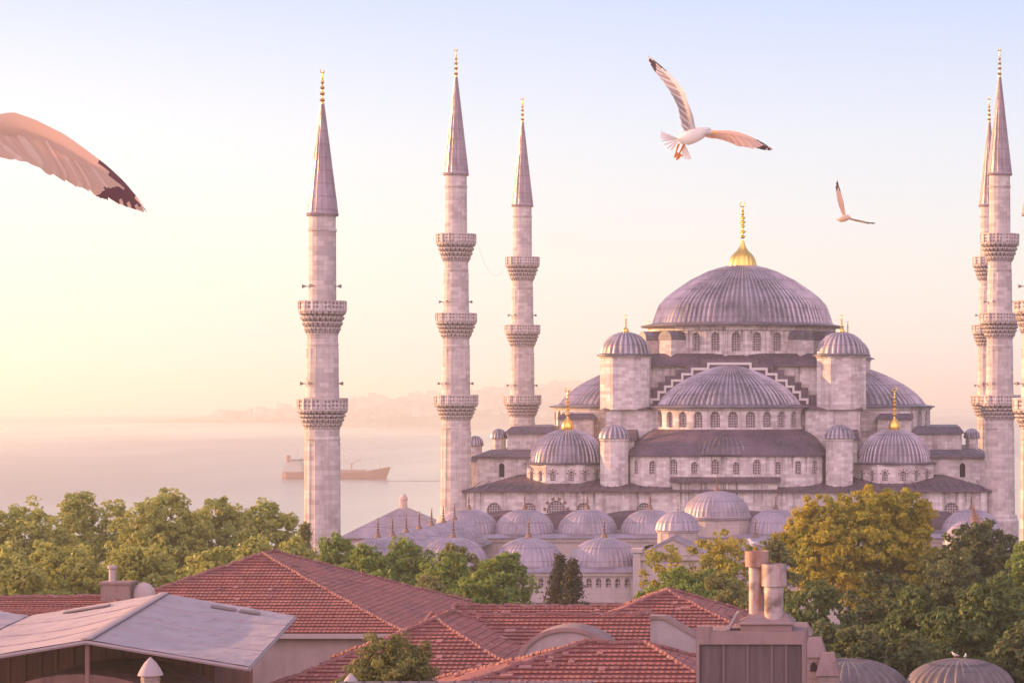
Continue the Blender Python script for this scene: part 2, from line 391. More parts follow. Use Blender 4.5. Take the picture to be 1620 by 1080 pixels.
def pane(mp, ol, depth, parent, m='grille', name='window'):
    return MB().add([mp(s, z, depth - .01) for s, z in ol], [tuple(range(len(ol)))]).build(name, m, parent, recalc=False)
def drum_map(cx, cy, r):
    return lambda s, z, d: (cx + (r - d) * math.sin(s), cy - (r - d) * math.cos(s), z)      # s = angle, 0 faces the camera
def flat_map(y, sx=1):
    return lambda s, z, d: (s, y + d, z)

DOME = [(1, 0), (.975, .12), (.93, .30), (.85, .43), (.75, .545), (.66, .64), (.57, .73), (.39, .87), (.27, .935), (.15, .98), (.05, .997), (0, 1)]
HALF = [(1, 0), (.965, .10), (.90, .24), (.82, .37), (.735, .485), (.62, .61), (.5, .73), (.36, .84), (.22, .93), (.10, .98), (0, 1)]
ROUND = [(1, 0), (.98, .14), (.94, .32), (.87, .49), (.77, .64), (.64, .77), (.50, .87), (.34, .94), (.17, .985), (.05, .997), (0, 1)]
def ribbed(mb, R_, H, z0, n, cx, cy, prof=None, a0=0, a1=2 * PI, rib=.09, lip=.12, mi=0):
    """lead dome with raised seams: three verts per seam"""
    prof = prof or DOME; rib *= 1.35
    frac = (a1 - a0) / (2 * PI); k = max(4, int(round(n * frac)))
    m = k * 3
    jit = [random.uniform(-.13, .13) for _ in range(k + 1)]; jit[0] = jit[-1] = 0; amp = [random.uniform(.7, 1.25) for _ in range(k + 1)]
    rr = [(R_ + lip, z0 - .05)] + [(p[0] * R_, z0 + p[1] * H) for p in prof]
    def mod(kk, i):
        r = rr[kk][0]
        return 1 + (min(rib, r * .026 + .012) / r if (i % 3 == 0 and r > .2) else 0)
    # seam verts are close together: build angles by hand
    vs = []; full = abs(frac - 1) < 1e-6; cnt = m if full else m + 1
    for kk, (r, z) in enumerate(rr):
        for i in range(cnt):
            j, q = divmod(i, 3)
            jj = jit[j] if q < 2 else jit[min(j + 1, k)]
            a = a0 + (a1 - a0) * (j + (0, .22, .78)[q] + (0 if full and j == k - 1 and q == 2 else jj)) / k
            f = 1 + (mod(kk, i) - 1) * amp[j]; vs.append((cx + r * f * math.cos(a), cy + r * f * math.sin(a), z + (.5 * min(rib, .02 * r + .01) if q == 0 else 0)))
    fs = []
    for kk in range(len(rr) - 1):
        for i in range(m):
            j = (i + 1) % cnt if full else i + 1
            if rr[kk + 1][0] < 1e-6: fs.append((kk * cnt + i, kk * cnt + j, (kk + 1) * cnt + i))
            else: fs.append((kk * cnt + i, kk * cnt + j, (kk + 1) * cnt + j, (kk + 1) * cnt + i))
    o = len(mb.f); mb.add(vs, fs, mi, True)
    for q in range(len(fs)):
        if (q % m) % 3 != 1: mb.mi[o + q] = mi + 1
    return mb
def finial(cx, cy, z, h, r, bulb=True, mi=0):
    mb = MB()
    if bulb:
        p = [(r, 0), (r * 1.05, .05), (r, .11), (r * .8, .17), (r * .45, .23), (r * .2, .28)]
    else:
        p = [(r * .2, 0), (r * .2, .10), (r * .10, .12)]
        for zz, rr in ((.17, .30), (.34, .29), (.50, .26), (.65, .2), (.77, .13)):
            p += [(r * .085, zz - .065), (r * rr * .75, zz - .035), (r * rr, zz - .005), (r * rr * .8, zz + .02), (r * .085, zz + .055)]
    if bulb:
      for k, (zz, rr) in enumerate(((.36, .42), (.47, .40), (.57, .34), (.66, .36), (.75, .22), (.82, .16))):
          p += [(r * .12, zz - .05), (r * rr, zz - .008), (r * rr, zz + .008), (r * .12, zz + .045)]
    p += [(r * .07, .90), (0, .90)]
    mb.lathe([(a, z + b * h) for a, b in p], 12, cx, cy)
    cr = h * .055; zc = z + h * .945
    pts = [(cx + cr * math.sin(t), cy, zc - cr * math.cos(t)) for t in np.linspace(-2.6, 2.6, 11)]
    mb.tube(pts, [cr * .12 + cr * .22 * math.cos(t / 5.2 * PI) for t in np.linspace(-2.6, 2.6, 11)], 5)
    return mb

# ------------------------------------------------------------------ setting
g = MB(); nx, ny = 60, 90
def gz(x, y):
    t = min(1, max(0, (y - 402 - 10 * math.sin(x * .01)) / 210)); t = t * t * (3 - 2 * t)
    return -33 * t + (.25 * math.sin(x * .05) * math.sin(y * .043) if y < 400 else 0) - .3
vs = [(-900 + 1800 * i / nx, -60 + 720 * j / ny, gz(-900 + 1800 * i / nx, -60 + 720 * j / ny)) for j in range(ny + 1) for i in range(nx + 1)]
g.add(vs, [(j * (nx + 1) + i, j * (nx + 1) + i + 1, (j + 1) * (nx + 1) + i + 1, (j + 1) * (nx + 1) + i) for j in range(ny) for i in range(nx)], 0, True)
tag(g.build('ground', 'park_ground'), kind='structure')
SEA = -32.0
g = MB().add([(-15000, -900, SEA), (15000, -900, SEA), (15000, 30000, SEA), (-15000, 30000, SEA)], [(0, 1, 2, 3)])
tag(g.build('water', 'sea_water'), kind='structure')
# far shore
def hz(x, y):
    t = (y - 5600) / 2600; edge = min(1, max(0, (x + 1760) / 500)) * min(1, max(0, (-260 - x) / 300))
    h = 62 * (1 - math.exp(-4.2 * t)) + 16 * math.sin(x * .006 + 1) * t ** .5 + 9 * math.sin(x * .017) * t ** .5 + 8 * math.sin(x * .031 + y * .01)*t**.5
    return SEA + .4 + max(0, h + 6 * (t > 0)) * edge ** .6 - (2.2 if edge <= 0 else 0)
nx, ny = 90, 24
vs = [(-1800 + 1560 * i / nx, 5600 + 2600 * (j / ny) ** 1.6, hz(-1800 + 1560 * i / nx, 5600 + 2600 * (j / ny) ** 1.6)) for j in range(ny + 1) for i in range(nx + 1)]
g = MB().add(vs, [(j * (nx + 1) + i, j * (nx + 1) + i + 1, (j + 1) * (nx + 1) + i + 1, (j + 1) * (nx + 1) + i) for j in range(ny) for i in range(nx)], 0, True)
g.add([(-1790, 5601, SEA - .8), (-250, 5601, SEA - .8), (-250, 5601, SEA + 5), (-1790, 5601, SEA + 5)], []) 
tag(g.build('hills', 'hill_ground'), kind='structure')
g = MB()
for i in range(1500):
    x = random.uniform(-1600, -330); y = 5650 + 2400 * random.random() ** 1.5
    z = hz(x, y)
    if z < SEA + 6: continue
    wd = random.uniform(8, 26); h = random.choice((6, 8, 10, 12, 14, 20)) * random.uniform(.7, 1.2)
    if random.random() < .02: h *= 2.2; wd *= .6
    g.box(x - wd / 2, x + wd / 2, y, y + 12, z - 3, z + h)
tag(g.build('far_buildings', 'far_city', recalc=False), 'hazy mass of small pale houses and blocks on the far shore', 'city', kind='stuff')

# ------------------------------------------------------------------ the mosque: local u, v (v=0 under the main dome), z
X0, Y0 = -25.5, 362.7
mosque = empty('mosque', (X0, Y0, 0), 'great domed stone mosque with cascading grey lead domes and gold finials', 'mosque')
W = MB()
# tier 1 walls; the front wall carries lunettes behind the portico domes
fz = 11.8; lun = []
mpf = flat_map(-28.7)
us = [(-30.8, 1.0), (-26.2, 1.0), (-22.6, 1.25), (-19.0, 1.0), (-11.0, 1.0), (11.0, 1.0), (19.0, 1.0), (22.6, 1.25), (26.2, 1.0), (29.6, 1.0)]
edges = [-34.3]
for (a, _), (b, _) in zip(us, us[1:]): edges.append((a + b) / 2)
edges.append(34.3)
for k, (u, hw) in enumerate(us):
    lun.append((u, hw, bay(W, mpf, edges[k], edges[k + 1], 0, fz, (u, hw, 8.3, 9.0), .3)))
W.add([(-34.3, -28.7, 0), (-34.3, 28.7, 0), (-34.3, 28.7, fz), (-34.3, -28.7, fz)], [(0, 1, 2, 3)])
W.add([(34.3, -28.7, 0), (34.3, 28.7, 0), (34.3, 28.7, fz), (34.3, -28.7, fz)], [(0, 1, 2, 3)])
W.add([(-34.3, 28.7, 0), (34.3, 28.7, 0), (34.3, 28.7, fz), (-34.3, 28.7, fz)], [(0, 1, 2, 3)])
W.box(-7.2, 6.6, -28.95, -27.0, 5, 12.75)
W.box(-34.45, 34.45, -28.86, -28.72, 11.35, 11.6); 
for u in (-33.9, 33.9): W.box(u - .45, u + .45, -29.1, -28.7, 0, 11.6)
hall = W.build('hall_wall', 'hall_stone', mosque)
def fan(mp, u, zs, hw, parent, n=11, d=-.06):
    f = MB()
    for i in range(n):
        a0, a1 = PI * (i + .06) / n, PI * (i + .94) / n
        r0, r1 = hw * 1.08, hw * (1.7 if hw < 1 else 1.38)
        if i % 2: r1 *= .94
        f.add([mp(u - r * math.cos(a), zs + r * 1.05 * math.sin(a), dd) for dd in (d, .05) for r, a in ((r0, a0), (r1, a0), (r1, a1), (r0, a1))],
              [(0, 1, 2, 3), (4, 5, 1, 0), (5, 6, 2, 1), (6, 7, 3, 2), (7, 4, 0, 3)], i % 2)
    return f.build('arch_stones', ['red_stone', 'pale_stone'], parent)
for u, hw, ol in lun:
    pane(mpf, ol, .3, hall)
    if hw > 1.1: fan(mpf, u, 9.0, hw, hall)
# tier 1 roof
G = MB()
G.frustum((-34.9, 34.9, -29.4, 29.4), 11.72, (-28.5, 28.5, -21.4, 21.4), 13.6)
G.box(-34.95, 34.95, -29.45, -29.25, 11.5, 11.76)
G.frustum((-7.6, 7.0, -29.6, -24), 12.76, (-7.6, 7.0, -27.6, -24), 13.5)
for i in range(62):
    u = -34 + 68 * i / 61
    if abs(u) > 7.8: G.tube([(u, -29.3, 11.80), (u * .97, -25, 12.85)], .05, 4)
G.build('hall_roof', 'lead_roof', mosque)
# tier 2 galleries
W = MB(); mp2 = flat_map(-21.5)
doors = []
for sx in (-1, 1):
    a, b = (-34.3, -12) if sx < 0 else (12, 34.3)
    doors.append(bay(W, mp2, a, b, 11.5, 16.0, (-31.0 if sx < 0 else 31.2, .38, 13.2, 14.7), .6))
    W.add([(sx * 34.3, -21.5, 11.5), (sx * 34.3, 21.5, 11.5), (sx * 34.3, 21.5, 16), (sx * 34.3, -21.5, 16)], [(0, 1, 2, 3)])
W.box(-33.8, 33.8, 20.5, 21.5, 11.5, 16)
W.box(-37.2, -34.35, -17, 17, 0, 15.2); W.box(34.35, 37.2, -17, 17, 0, 15.2)
gal = W.build('gallery_wall', 'ashlar', mosque)
for ol in doors: pane(mp2, ol, .6, gal, 'dark_opening', 'door_opening')
G = MB()
G.frustum((-34.9, 34.9, -22.1, 22.1), 16.02, (-33, 33, -19, 19), 16.85); G.box(-34.95, 34.95, -22.15, -21.95, 15.8, 16.05)
G.frustum((-37.6, -34.9, -17.4, 17.4), 15.25, (-37.0, -34.9, -16.8, 16.8), 15.7); G.frustum((34.9, 37.6, -17.4, 17.4), 15.25, (34.9, 37.0, -16.8, 16.8), 15.7)
G.build('gallery_roof', 'lead_roof', mosque)
# tier 2.5 side blocks, tier 3 cross arms and tower bases
for s in (-1, 1):
    W = MB(); G = MB()
    a, b = sorted((s * 24.6, s * 31.2)); W.box(a, b, -15.5, 15.5, 16.0, 19.0)
    a2, b2 = sorted((s * 24.2, s * 31.7)); G.frustum((a2, b2, -16.0, 16.0), 19.0, (a2 + .8, b2 - .8, -14, 14), 19.95)
    a, b = sorted((s * 12.0, s * 24.2)); W.box(a, b, -12.0, 12.0, 16.0, 22.0)
    a, b = sorted((s * 19.6, s * 24.3)); W.box(a, b, -13.6, -12.0, 16.0, 21.0); G.frustum((a - .4, b + .4, -14.1, -11.5), 21.0, (a + .3, b - .3, -12.9, -12.2), 21.75)
    a, b = sorted((s * 9.8, s * 17.3)); W.box(a, b, -18.6, -11.0, 15.0, 22.3); G.frustum((a - .5, b + .5, -19.1, -10.4), 22.3, (a + .3, b - .3, -15, -11), 23.3)
    # sloped shoulder below the tower block
    a, b = sorted((s * 13.0, s * 17.0)); W.box(a, b, -22.5, -18.6, 13.0, 18.2); G.frustum((a - .3, b + .3, -22.9, -18.5), 18.2, (a, b, -19.6, -18.5), 19.6)
    W.build('cross_arm_wall', 'ashlar', mosque); G.build('cross_arm_roof', 'lead_roof', mosque)
# small roof turrets on the galleries
for (u, v, zb) in ((-32.7, -13.5, 16.3), (-36.2, -12.2, 15.3), (32.7, -9.5, 16.3)):
    t = MB().lathe([(.95, zb), (.95, zb + 1.9), (1.15, zb + 1.95), (1.15, zb + 2.1)], 8, u, v, smooth=False, off=PI / 8).build('roof_turret', 'ashlar', mosque)
    ribbed(MB(), 1.12, 1.25, zb + 2.1, 16, u, v, ROUND, rib=.05).build('cap', 'lead', t)
# exedra wall in front
EX = [(-13.6, -22.5), (-13.2, -25.6), (-11.5, -27.2), (-8.6, -27.75), (8.0, -27.75), (10.6, -27.2), (12.4, -25.6), (12.8, -22.5)]
W = MB(); ex_ol = []
def seg_map(a, b):
    a = Vector(a); b = Vector(b); d = (b - a).normalized(); n = Vector((-d.y, d.x))
    return lambda s, z, dd: (a.x + d.x * s + n.x * dd, a.y + d.y * s + n.y * dd, z)
for i, (a, b) in enumerate(zip(EX, EX[1:])):
    L = (Vector(b) - Vector(a)).length; mp = seg_map(a, b)
    if i == 3:
        k = 6; 
        for j in range(k):
            o = (L * (j + .5) / k, .40 if j % 2 else .52, 13.75, 15.0 if j % 2 else 15.2)
            ex_ol.append((mp, bay(W, mp, L * j / k, L * (j + 1) / k, 12.0, 16.3, o, .3)))
    else:
        ex_ol.append((mp, bay(W, mp, 0, L, 12.0, 16.3, (L / 2, .42, 13.75, 15.1), .3)))
EC = [(x * 1.03, y - .28) for x, y in EX]
for (a, b) in zip(EX, EX[1:]):
    pass
exw = W.build('exedra_wall', 'exedra_stone', mosque)
for mp, ol in ex_ol: pane(mp, ol, .3, exw)
# exedra roof: eave line up to the half-dome drum, with three shallow ribbed bulges
UF, VF, RF = -.7, -14.5, 10.9
G = MB(); npt = 48
def along(poly, t):
    Ls = [(Vector(b) - Vector(a)).length for a, b in zip(poly, poly[1:])]; tot = sum(Ls); d = t * tot
    for (a, b), l in zip(zip(poly, poly[1:]), Ls):
        if d <= l + 1e-9: return Vector(a).lerp(Vector(b), d / l)
        d -= l
    return Vector(poly[-1])
rows = []
for k in range(6):
    q = k / 5; row = []
    for i in range(npt + 1):
        t = i / npt; p = along(EC, t); a = R(-84 + 168 * t)
        pc = Vector((UF + RF * math.sin(a), VF - RF * math.cos(a)))
        pp = p.lerp(pc, q)
        row.append((pp.x, pp.y, 16.38 + 3.3 * (.75 * q + .25 * math.sin(q * PI / 2))))
    rows.append(row)
vs = [p for r in rows for p in r]
G.add(vs, [(k * (npt + 1) + i, k * (npt + 1) + i + 1, (k + 1) * (npt + 1) + i + 1, (k + 1) * (npt + 1) + i) for k in range(5) for i in range(npt)], 0, True)
G.add([(x, y, 16.15) for x, y in EC] + [(x, y, 16.4) for x, y in EC], [(i, i + 1, i + 9, i + 8) for i in range(7)])
exr = G.build('exedra_roof', 'lead_roof', mosque, recalc=False)
ribbed(MB(), 5.5, 2.85, 16.40, 46, -.9, -23.1, ROUND, PI, 2 * PI, rib=.11).build('exedra_dome', ['lead_roof', 'lead'], mosque)
# stair turrets
for s in (-1, 1):
    u, v = s * 15.0 - .3, -25.7
    t = MB().lathe([(2.0, 11.5), (1.93, 12.4), (1.90, 18.1), (2.02, 18.2), (2.02, 18.55)], 12 if s < 0 else 8, u, v, smooth=False, off=PI / 8).build('stair_turret', 'ashlar', mosque)
    ribbed(MB(), 2.02, 1.75, 18.57, 18, u, v, ROUND, rib=.1).build('cap', 'lead', t)
# half domes
def half(u, v, r, zb, zt, zd, H, face, nb, span=R(88), wz=(.35, .62), rin=.9):
    """face = angle of the outward direction measured like drum_map's s"""
    W = MB(); mp = drum_map(u, v, r); ols = []
    for i in range(nb):
        s0 = face - span + 2 * span * i / nb; s1 = face - span + 2 * span * (i + 1) / nb
        sc = (s0 + s1) / 2
        op = (sc, wz[0] * (s1 - s0) * .78, zb + .45, zt - 1.15) if math.cos(sc) > -.15 else None
        # keep arches round: half-width is an angle, so scale the arch by radius
        if op:
            hw = op[1]
            def mp_(s, z, d, mp=mp): return mp(s, z, d)
            ol = bay_ang(W, mp, s0, s1, zb, zt, op, r, .45)
            ols.append(ol)
        else: bay(W, mp, s0, s1, zb, zt)
    W.lathe([(r + .12, zt - .3), (r + .3, zt - .12), (r + .3, zt)], nb * 2, u, v, PI * 1.5 + face - span, PI * 1.5 + face + span, smooth=False)
    d = W.build('half_dome_drum', 'ashlar', mosque)
    for ol in ols: pane(mp, ol, .45, d)
    D = MB().lathe([(r + .62, zd - .42), (r + .70, zd - .30), (r + .62, zd - .2), (r - rin, zd + .02)], 40, u, v, PI * 1.5 + face - span, PI * 1.5 + face + span)
    ribbed(D, r - rin, H, zd, 76, u, v, HALF, PI * 1.5 + face - span * 1.01, PI * 1.5 + face + span * 1.01, rib=.13, lip=.1)
    D.build('half_dome', 'lead', mosque)
def bay_ang(mb, mp, s0, s1, z0, z1, op, r, depth, segs=6, mi=0):
    sc, hw, zb, zs = op
    def q(a, b, c, d): mb.add([mp(*a), mp(*b), mp(*c), mp(*d)], [(0, 1, 2, 3)], mi)
    arc = [(sc - hw * math.cos(PI * i / segs), zs + hw * r * 1.08 * math.sin(PI * i / segs)) for i in range(segs + 1)]
    q((s0, z0, 0), (sc - hw, z0, 0), (sc - hw, z1, 0), (s0, z1, 0)); q((sc + hw, z0, 0), (s1, z0, 0), (s1, z1, 0), (sc + hw, z1, 0))
    for (a, za), (b, zb_) in zip(arc, arc[1:]):
        q((a, z0, 0), (b, z0, 0), (b, zb, 0), (a, zb, 0)); q((a, za, 0), (b, zb_, 0), (b, z1, 0), (a, z1, 0))
    ol = [(sc - hw, zb)] + arc + [(sc + hw, zb)]
    for (a, za), (b, zb_) in zip(ol, ol[1:] + ol[:1]):
        q((a, za, 0), (b, zb_, 0), (b, zb_, depth), (a, za, depth))
    return ol
half(UF, VF, RF, 19.5, 22.55, 22.95, 5.6, 0, 14, rin=1.15)
half(-14.0, 0, 12.9, 19.3, 22.5, 22.95, 5.9, -PI / 2, 16)
half(14.0, 0, 12.9, 19.3, 22.5, 22.95, 5.9, PI / 2, 16)
# central cube and stepped gable
W = MB().box(-13.0, 13.0, -14.5, 14.5, 16, 28.4)
W.build('central_block', 'block_stone', mosque)
G = MB(); G.frustum((-12.9, 12.6, -15.2, 15.2), 28.42, (-12.3, 12.0, -12.6, 12.6), 30.05); G.box(-12.95, 12.65, -15.25, -15.05, 28.2, 28.45)
G.build('central_roof', 'lead_roof', mosque)
st = [(3.1, 28.8), (5.3, 28.08), (6.65, 27.36), (8.05, 26.5), (9.0, 25.66), (9.9, 24.9), (10.9, 23.9)]
def stair(off, drop):
    pts = [(-st[-1][0] - off, 22.9)]
    for i in range(len(st) - 1, -1, -1):
        u, z = st[i]; pts.append((-u - off, z - drop))
        if i: pts.append((-st[i - 1][0] - off, z - drop))
    pts += [(-x, z) for x, z in reversed(pts)]
    return [(x + UF, z) for x, z in pts]
gable = MB().plate(stair(-.45, .42), -15.75, -14.5, 0).build('stepped_gable', 'lead_roof', mosque)
T = MB()
o = stair(-.05, .05); i_ = stair(-.36, .38)
n_ = len(o)
vs = [(x, -15.95, z) for x, z in o] + [(x, -15.95, z) for x, z in i_] + [(x, -15.4, z) for x, z in o] + [(x, -15.4, z) for x, z in i_]
fs = []
for k in range(n_ - 1): fs += [(k, k + 1, n_ + k + 1, n_ + k), (k, k + 1, 2 * n_ + k + 1, 2 * n_ + k), (n_ + k, n_ + k + 1, 3 * n_ + k + 1, 3 * n_ + k)]
T.add(vs, fs).build('stone_coping', 'pale_stone', gable)
MB().plate([(x * 1.0, z + .0) for x, z in stair(.8, -.42)], -15.32, -14.5).build('stepped_roof', 'lead_roof', mosque)
# weight towers at the four corners of the central block
for k, (su, v) in enumerate(((-1, -16.0), (1, -16.0), (-1, 13.4), (1, 13.4))):
    u = su * 14.8 - .1
    t = MB().lathe([(3.62, 22.3), (3.62, 29.3), (3.78, 29.4), (3.78, 29.62)], 8, u, v, smooth=False, off=PI / 8).build('weight_tower', 'ashlar', mosque)
    D = MB().lathe([(4.0, 29.62), (4.0, 29.78), (3.3, 29.95)], 24, u, v); ribbed(D, 3.3, 3.0, 29.95, 26, u, v, ROUND, rib=.12).build('tower_dome', 'lead', t)
    finial(u, v, 32.9, 2.5, .42).build('finial', 'gold', t)
# main drum, buttresses, dome
W = MB(); mp = drum_map(0, 0, 13.0); ols = []; nb = 28
for i in range(nb):
    s0 = -PI + 2 * PI * i / nb + PI / nb; s1 = s0 + 2 * PI / nb; sc = (s0 + s1) / 2
    if math.cos(sc) > -.1: ols.append(bay_ang(W, mp, s0, s1, 29.2, 33.75, (sc, .048, 30.35, 32.35), 13.0, .5))
    else: bay(W, mp, s0, s1, 29.2, 33.75)
    W.add([mp(s0 + d, z, -q) for z in (29.2, 33.2) for d, q in ((-.022, 0), (-.02, .22), (.02, .22), (.022, 0))], [(0, 1, 5, 4), (1, 2, 6, 5), (2, 3, 7, 6), (4, 5, 6, 7)])
W.lathe([(13.0, 33.2), (13.35, 33.3), (13.35, 33.75), (13.9, 33.9)], 56, 0, 0, smooth=False)
dr = W.build('drum', 'drum_stone', mosque)
for ol in ols: pane(mp, ol, .5, dr)
for q in (-1, 1):
    for back in (0, 1):
        for dlt in (-.16, .17):
            a = q * (R(47) + dlt); a = PI - a if back else a
            B = MB(); L0, L1, hw = 12.7, 16.0, 1.12
            arc = [(-hw * math.cos(PI * i / 8), 31.95 + hw * 1.0 * math.sin(PI * i / 8)) for i in range(9)]
            prof = [(-hw, 29.0)] + arc + [(hw, 29.0)]
            B.plate(prof, -L1, -L0)
            B.plate([(x * 1.12, z + .12) for x, z in arc] + [(hw * 1.1, 31.95), (-hw * 1.1, 31.95)], -L1 - .10, -L0 + .5, 1)
            B.xform(Matrix.Rotation(a, 4, 'Z')); B.build('buttress', ['ashlar', 'lead'], mosque)
D = MB().lathe([(13.6, 33.92), (14.5, 33.92), (14.55, 34.12), (12.85, 34.45)], 96, 0, 0)
ribbed(D, 12.75, 8.6, 34.4, 100, 0, 0, DOME, rib=.15, lip=.1)
dome = D.build('main_dome', 'lead', mosque)
F = MB()
F.lathe([(2.0, 42.65), (1.95, 42.95), (1.85, 43.4), (1.7, 43.9), (1.3, 44.5), (.78, 45.0), (.42, 45.6), (.2, 46.5)], 40, 0, 0, mod=lambda k, i: 1 + (.05 if i % 2 else 0))
p = []
for zz, rr in ((47.0, .42), (47.7, .5), (48.5, .36), (49.1, .48), (49.7, .42), (50.3, .26), (50.8, .2)):
    p += [(.12, zz - .28), (rr, zz - .05), (rr, zz + .05), (.12, zz + .25)]
F.lathe(p + [(.06, 51.3), (0, 51.3)], 12, 0, 0)
F.tube([(.36 * math.sin(t), 0, 51.65 - .36 * math.cos(t)) for t in np.linspace(-2.6, 2.6, 13)], [.04 + .08 * math.cos(t / 5.2 * PI) for t in np.linspace(-2.6, 2.6, 13)], 6)
F.build('finial', 'gold', dome)
# corner domes
for k, (u, v) in enumerate(((-22.2, -20.8), (22.0, -20.8), (-22.2, 20.8), (22.0, 20.8))):
    r = 5.35; W = MB(); ols = []
    for i in range(8):
        a0, a1 = -PI / 8 + i * PI / 4, PI / 8 + i * PI / 4
        A = (u + r * 1.06 * math.sin(a0), v - r * 1.06 * math.cos(a0)); B_ = (u + r * 1.06 * math.sin(a1), v - r * 1.06 * math.cos(a1))
        mp = seg_map(A, B_); L = (Vector(B_) - Vector(A)).length
        vis = v < 0 and math.cos(i * PI / 4) > .1
        if vis:
            for h in ((.27, .73) if i in (1, 7) else (.22, .78)):
                s0, s1 = (0, L / 2) if h < .5 else (L / 2, L)
                ols.append((mp, L * h, bay(W, mp, s0, s1, 12.4, 15.1, (L * h, .36, 12.85, 13.75), .25)))
        else: bay(W, mp, 0, L, 12.4, 15.1)
    d = W.build('corner_drum', 'ashlar', mosque)
    for mp, s, ol in ols:
        pane(mp, ol, .25, d); fan(mp, s, 13.75, .40, d, 9, -.04)
    D = MB().lathe([(r + .35, 15.02), (r + .42, 15.18), (r - .3, 15.32)], 40, u, v)
    ribbed(D, r - .35, 4.4, 15.3, 50, u, v, ROUND, rib=.11)
    d = D.build('corner_dome', 'lead', mosque)
    finial(u, v, 19.65, 5.7, .78).build('finial', 'gold', d)

# ------------------------------------------------------------------ minarets
def minaret(name, balc, spire, r, base_r, ring):
    """balc = [(parapet top, parapet foot, corbel foot, radius)], top first; spire = (foot, tip, top)"""
    root = empty(name)
    S = MB(); prof = [(base_r * 1.28, 0), (base_r * 1.28, ring - .6), (base_r * 1.2, ring - .3), (base_r * 1.2, ring), (base_r * 1.02, ring + .25)]
    for (pt, pf, cf, rb), rs in zip(reversed(balc), list(reversed(r[1:]))):
        prof += [(rs * 1.01, cf - 1.5), (rs * 1.01, cf - 1.35), (rs * 1.04, cf - 1.3), (rs * 1.04, cf - 1.1), (rs, cf - 1.0), (rs, pf)]
    prof += [(r[0] * 1.02, balc[0][1]), (r[0], spire[0] - 1.9), (r[0] * 1.05, spire[0] - 1.85), (r[0] * 1.05, spire[0] - 1.6), (r[0] * .98, spire[0] - 1.5), (r[0] * .98, spire[0] - .4), (r[0] * 1.12, spire[0])]
    S.lathe(prof, 16, smooth=False, off=PI / 16)
    # fluting ribs on the shaft edges
    zz = [(ring + .3, balc[-1][2] - 1.6, base_r, r[-1])] + [(balc[i + 1][0] + .2, balc[i][2] - 1.6, r[i + 1], r[i + 1]) for i in range(len(balc) - 1)]
    for z0, z1, ra, rb in zz:
        for k in range(16):
            a = PI / 16 + k * PI / 8
            S.tube([(ra * 1.0 * math.cos(a), ra * math.sin(a), z0), (rb * 1.0 * math.cos(a), rb * math.sin(a), z1)], .07, 4, smooth=False)
    S.build('shaft', 'minaret_stone', root)
    for (pt, pf, cf, rb), rs in zip(balc, r[1:]):
        B = MB(); n = 4; H = pf - cf; B.lathe([(rs * 1.02, cf - .2), (rs * 1.04, cf), (rs * 1.1, pf)], 16, smooth=False, off=PI / 16)
        for i in range(n):                                    # muqarnas: rows of hanging teeth
            ra = rs + (rb - rs) * ((i + 1) / n) ** .75; z0 = cf + H * i / n; z1 = cf + H * (i + 1) / n; m_ = 24
            for k in range(m_):
                a = (k + .5 * (i % 2)) * 2 * PI / m_; w0 = PI / m_ * .34; w1 = PI / m_ * .78
                q = lambda r_, da, z: (r_ * math.cos(a + da), r_ * math.sin(a + da), z)
                B.add([q(rs * .95 + (ra - rs) * .45, -w0, z0 - .06), q(rs * .95 + (ra - rs) * .45, w0, z0 - .06), q(ra, w1, z1 - H / n * .38), q(ra, -w1, z1 - H / n * .38), q(ra, w1, z1), q(ra, -w1, z1), q(rs, w0, z0), q(rs, -w0, z0), q(rs, w1, z1), q(rs, -w1, z1)],
                      [(0, 1, 2, 3), (3, 2, 4, 5), (0, 3, 9, 7), (3, 5, 9), (1, 6, 8, 2), (2, 8, 4), (5, 4, 8, 9)])
            B.lathe([(rs, z1 - .05), (ra * 1.01, z1 - .05), (ra * 1.01, z1 + .03), (rs, z1 + .03)], 24, smooth=False)
        B.lathe([(rb * .9, pf - .02), (rb * 1.03, pf), (rb * 1.03, pf + .16), (rs, pf + .17)], 16, smooth=False, off=PI / 16)
        b = B.build('balcony', 'carved_stone', root)
        P = MB(); h0, h1 = pf + .17, pt
        P.lathe([(rb, h0), (rb, h1 - .14), (rb * .94, h1 - .14), (rb * .94, h0)], 16, smooth=False, off=PI / 16)
        for k in range(16):
            a = PI / 16 + k * PI / 8
            P.tube([(rb * math.cos(a), rb * math.sin(a), h0), (rb * math.cos(a), rb * math.sin(a), h1)], .10, 4, 1, smooth=False)
        P.lathe([(rb * 1.025, h1 - .14), (rb * 1.025, h1 + .02), (rb * .92, h1 + .02), (rb * .92, h1 - .14), (rb * 1.025, h1 - .14)], 16, mi=1, smooth=False, off=PI / 16)
        P.build('parapet', ['pierced_stone', 'minaret_stone'], b)
    C = MB(); r0 = r[0] * 1.16; z0, z1 = spire[0], spire[1]
    C.lathe([(r0, z0 - .25), (r0 * 1.05, z0 - .05), (r0 * .98, z0 + .08)] + [(r0 * .97 * (1 - t) + .16 * t, z0 + .1 + (z1 - z0 - .1) * t) for t in (0, .14, .28, .42, .56, .7, .85, 1)] + [(0, z1)], 16, smooth=False, off=PI / 16)
    for k in range(16):
        a = PI / 16 + k * PI / 8
        C.tube([(r0 * .97 * math.cos(a), r0 * .97 * math.sin(a), z0 + .1), (.16 * math.cos(a), .16 * math.sin(a), z1)], .05, 4, smooth=False)
    C.build('spire', 'spire_lead', root)
    finial(0, 0, z1 - .25, spire[2] - z1 + .25, .95, False).build('finial', 'gold', root)
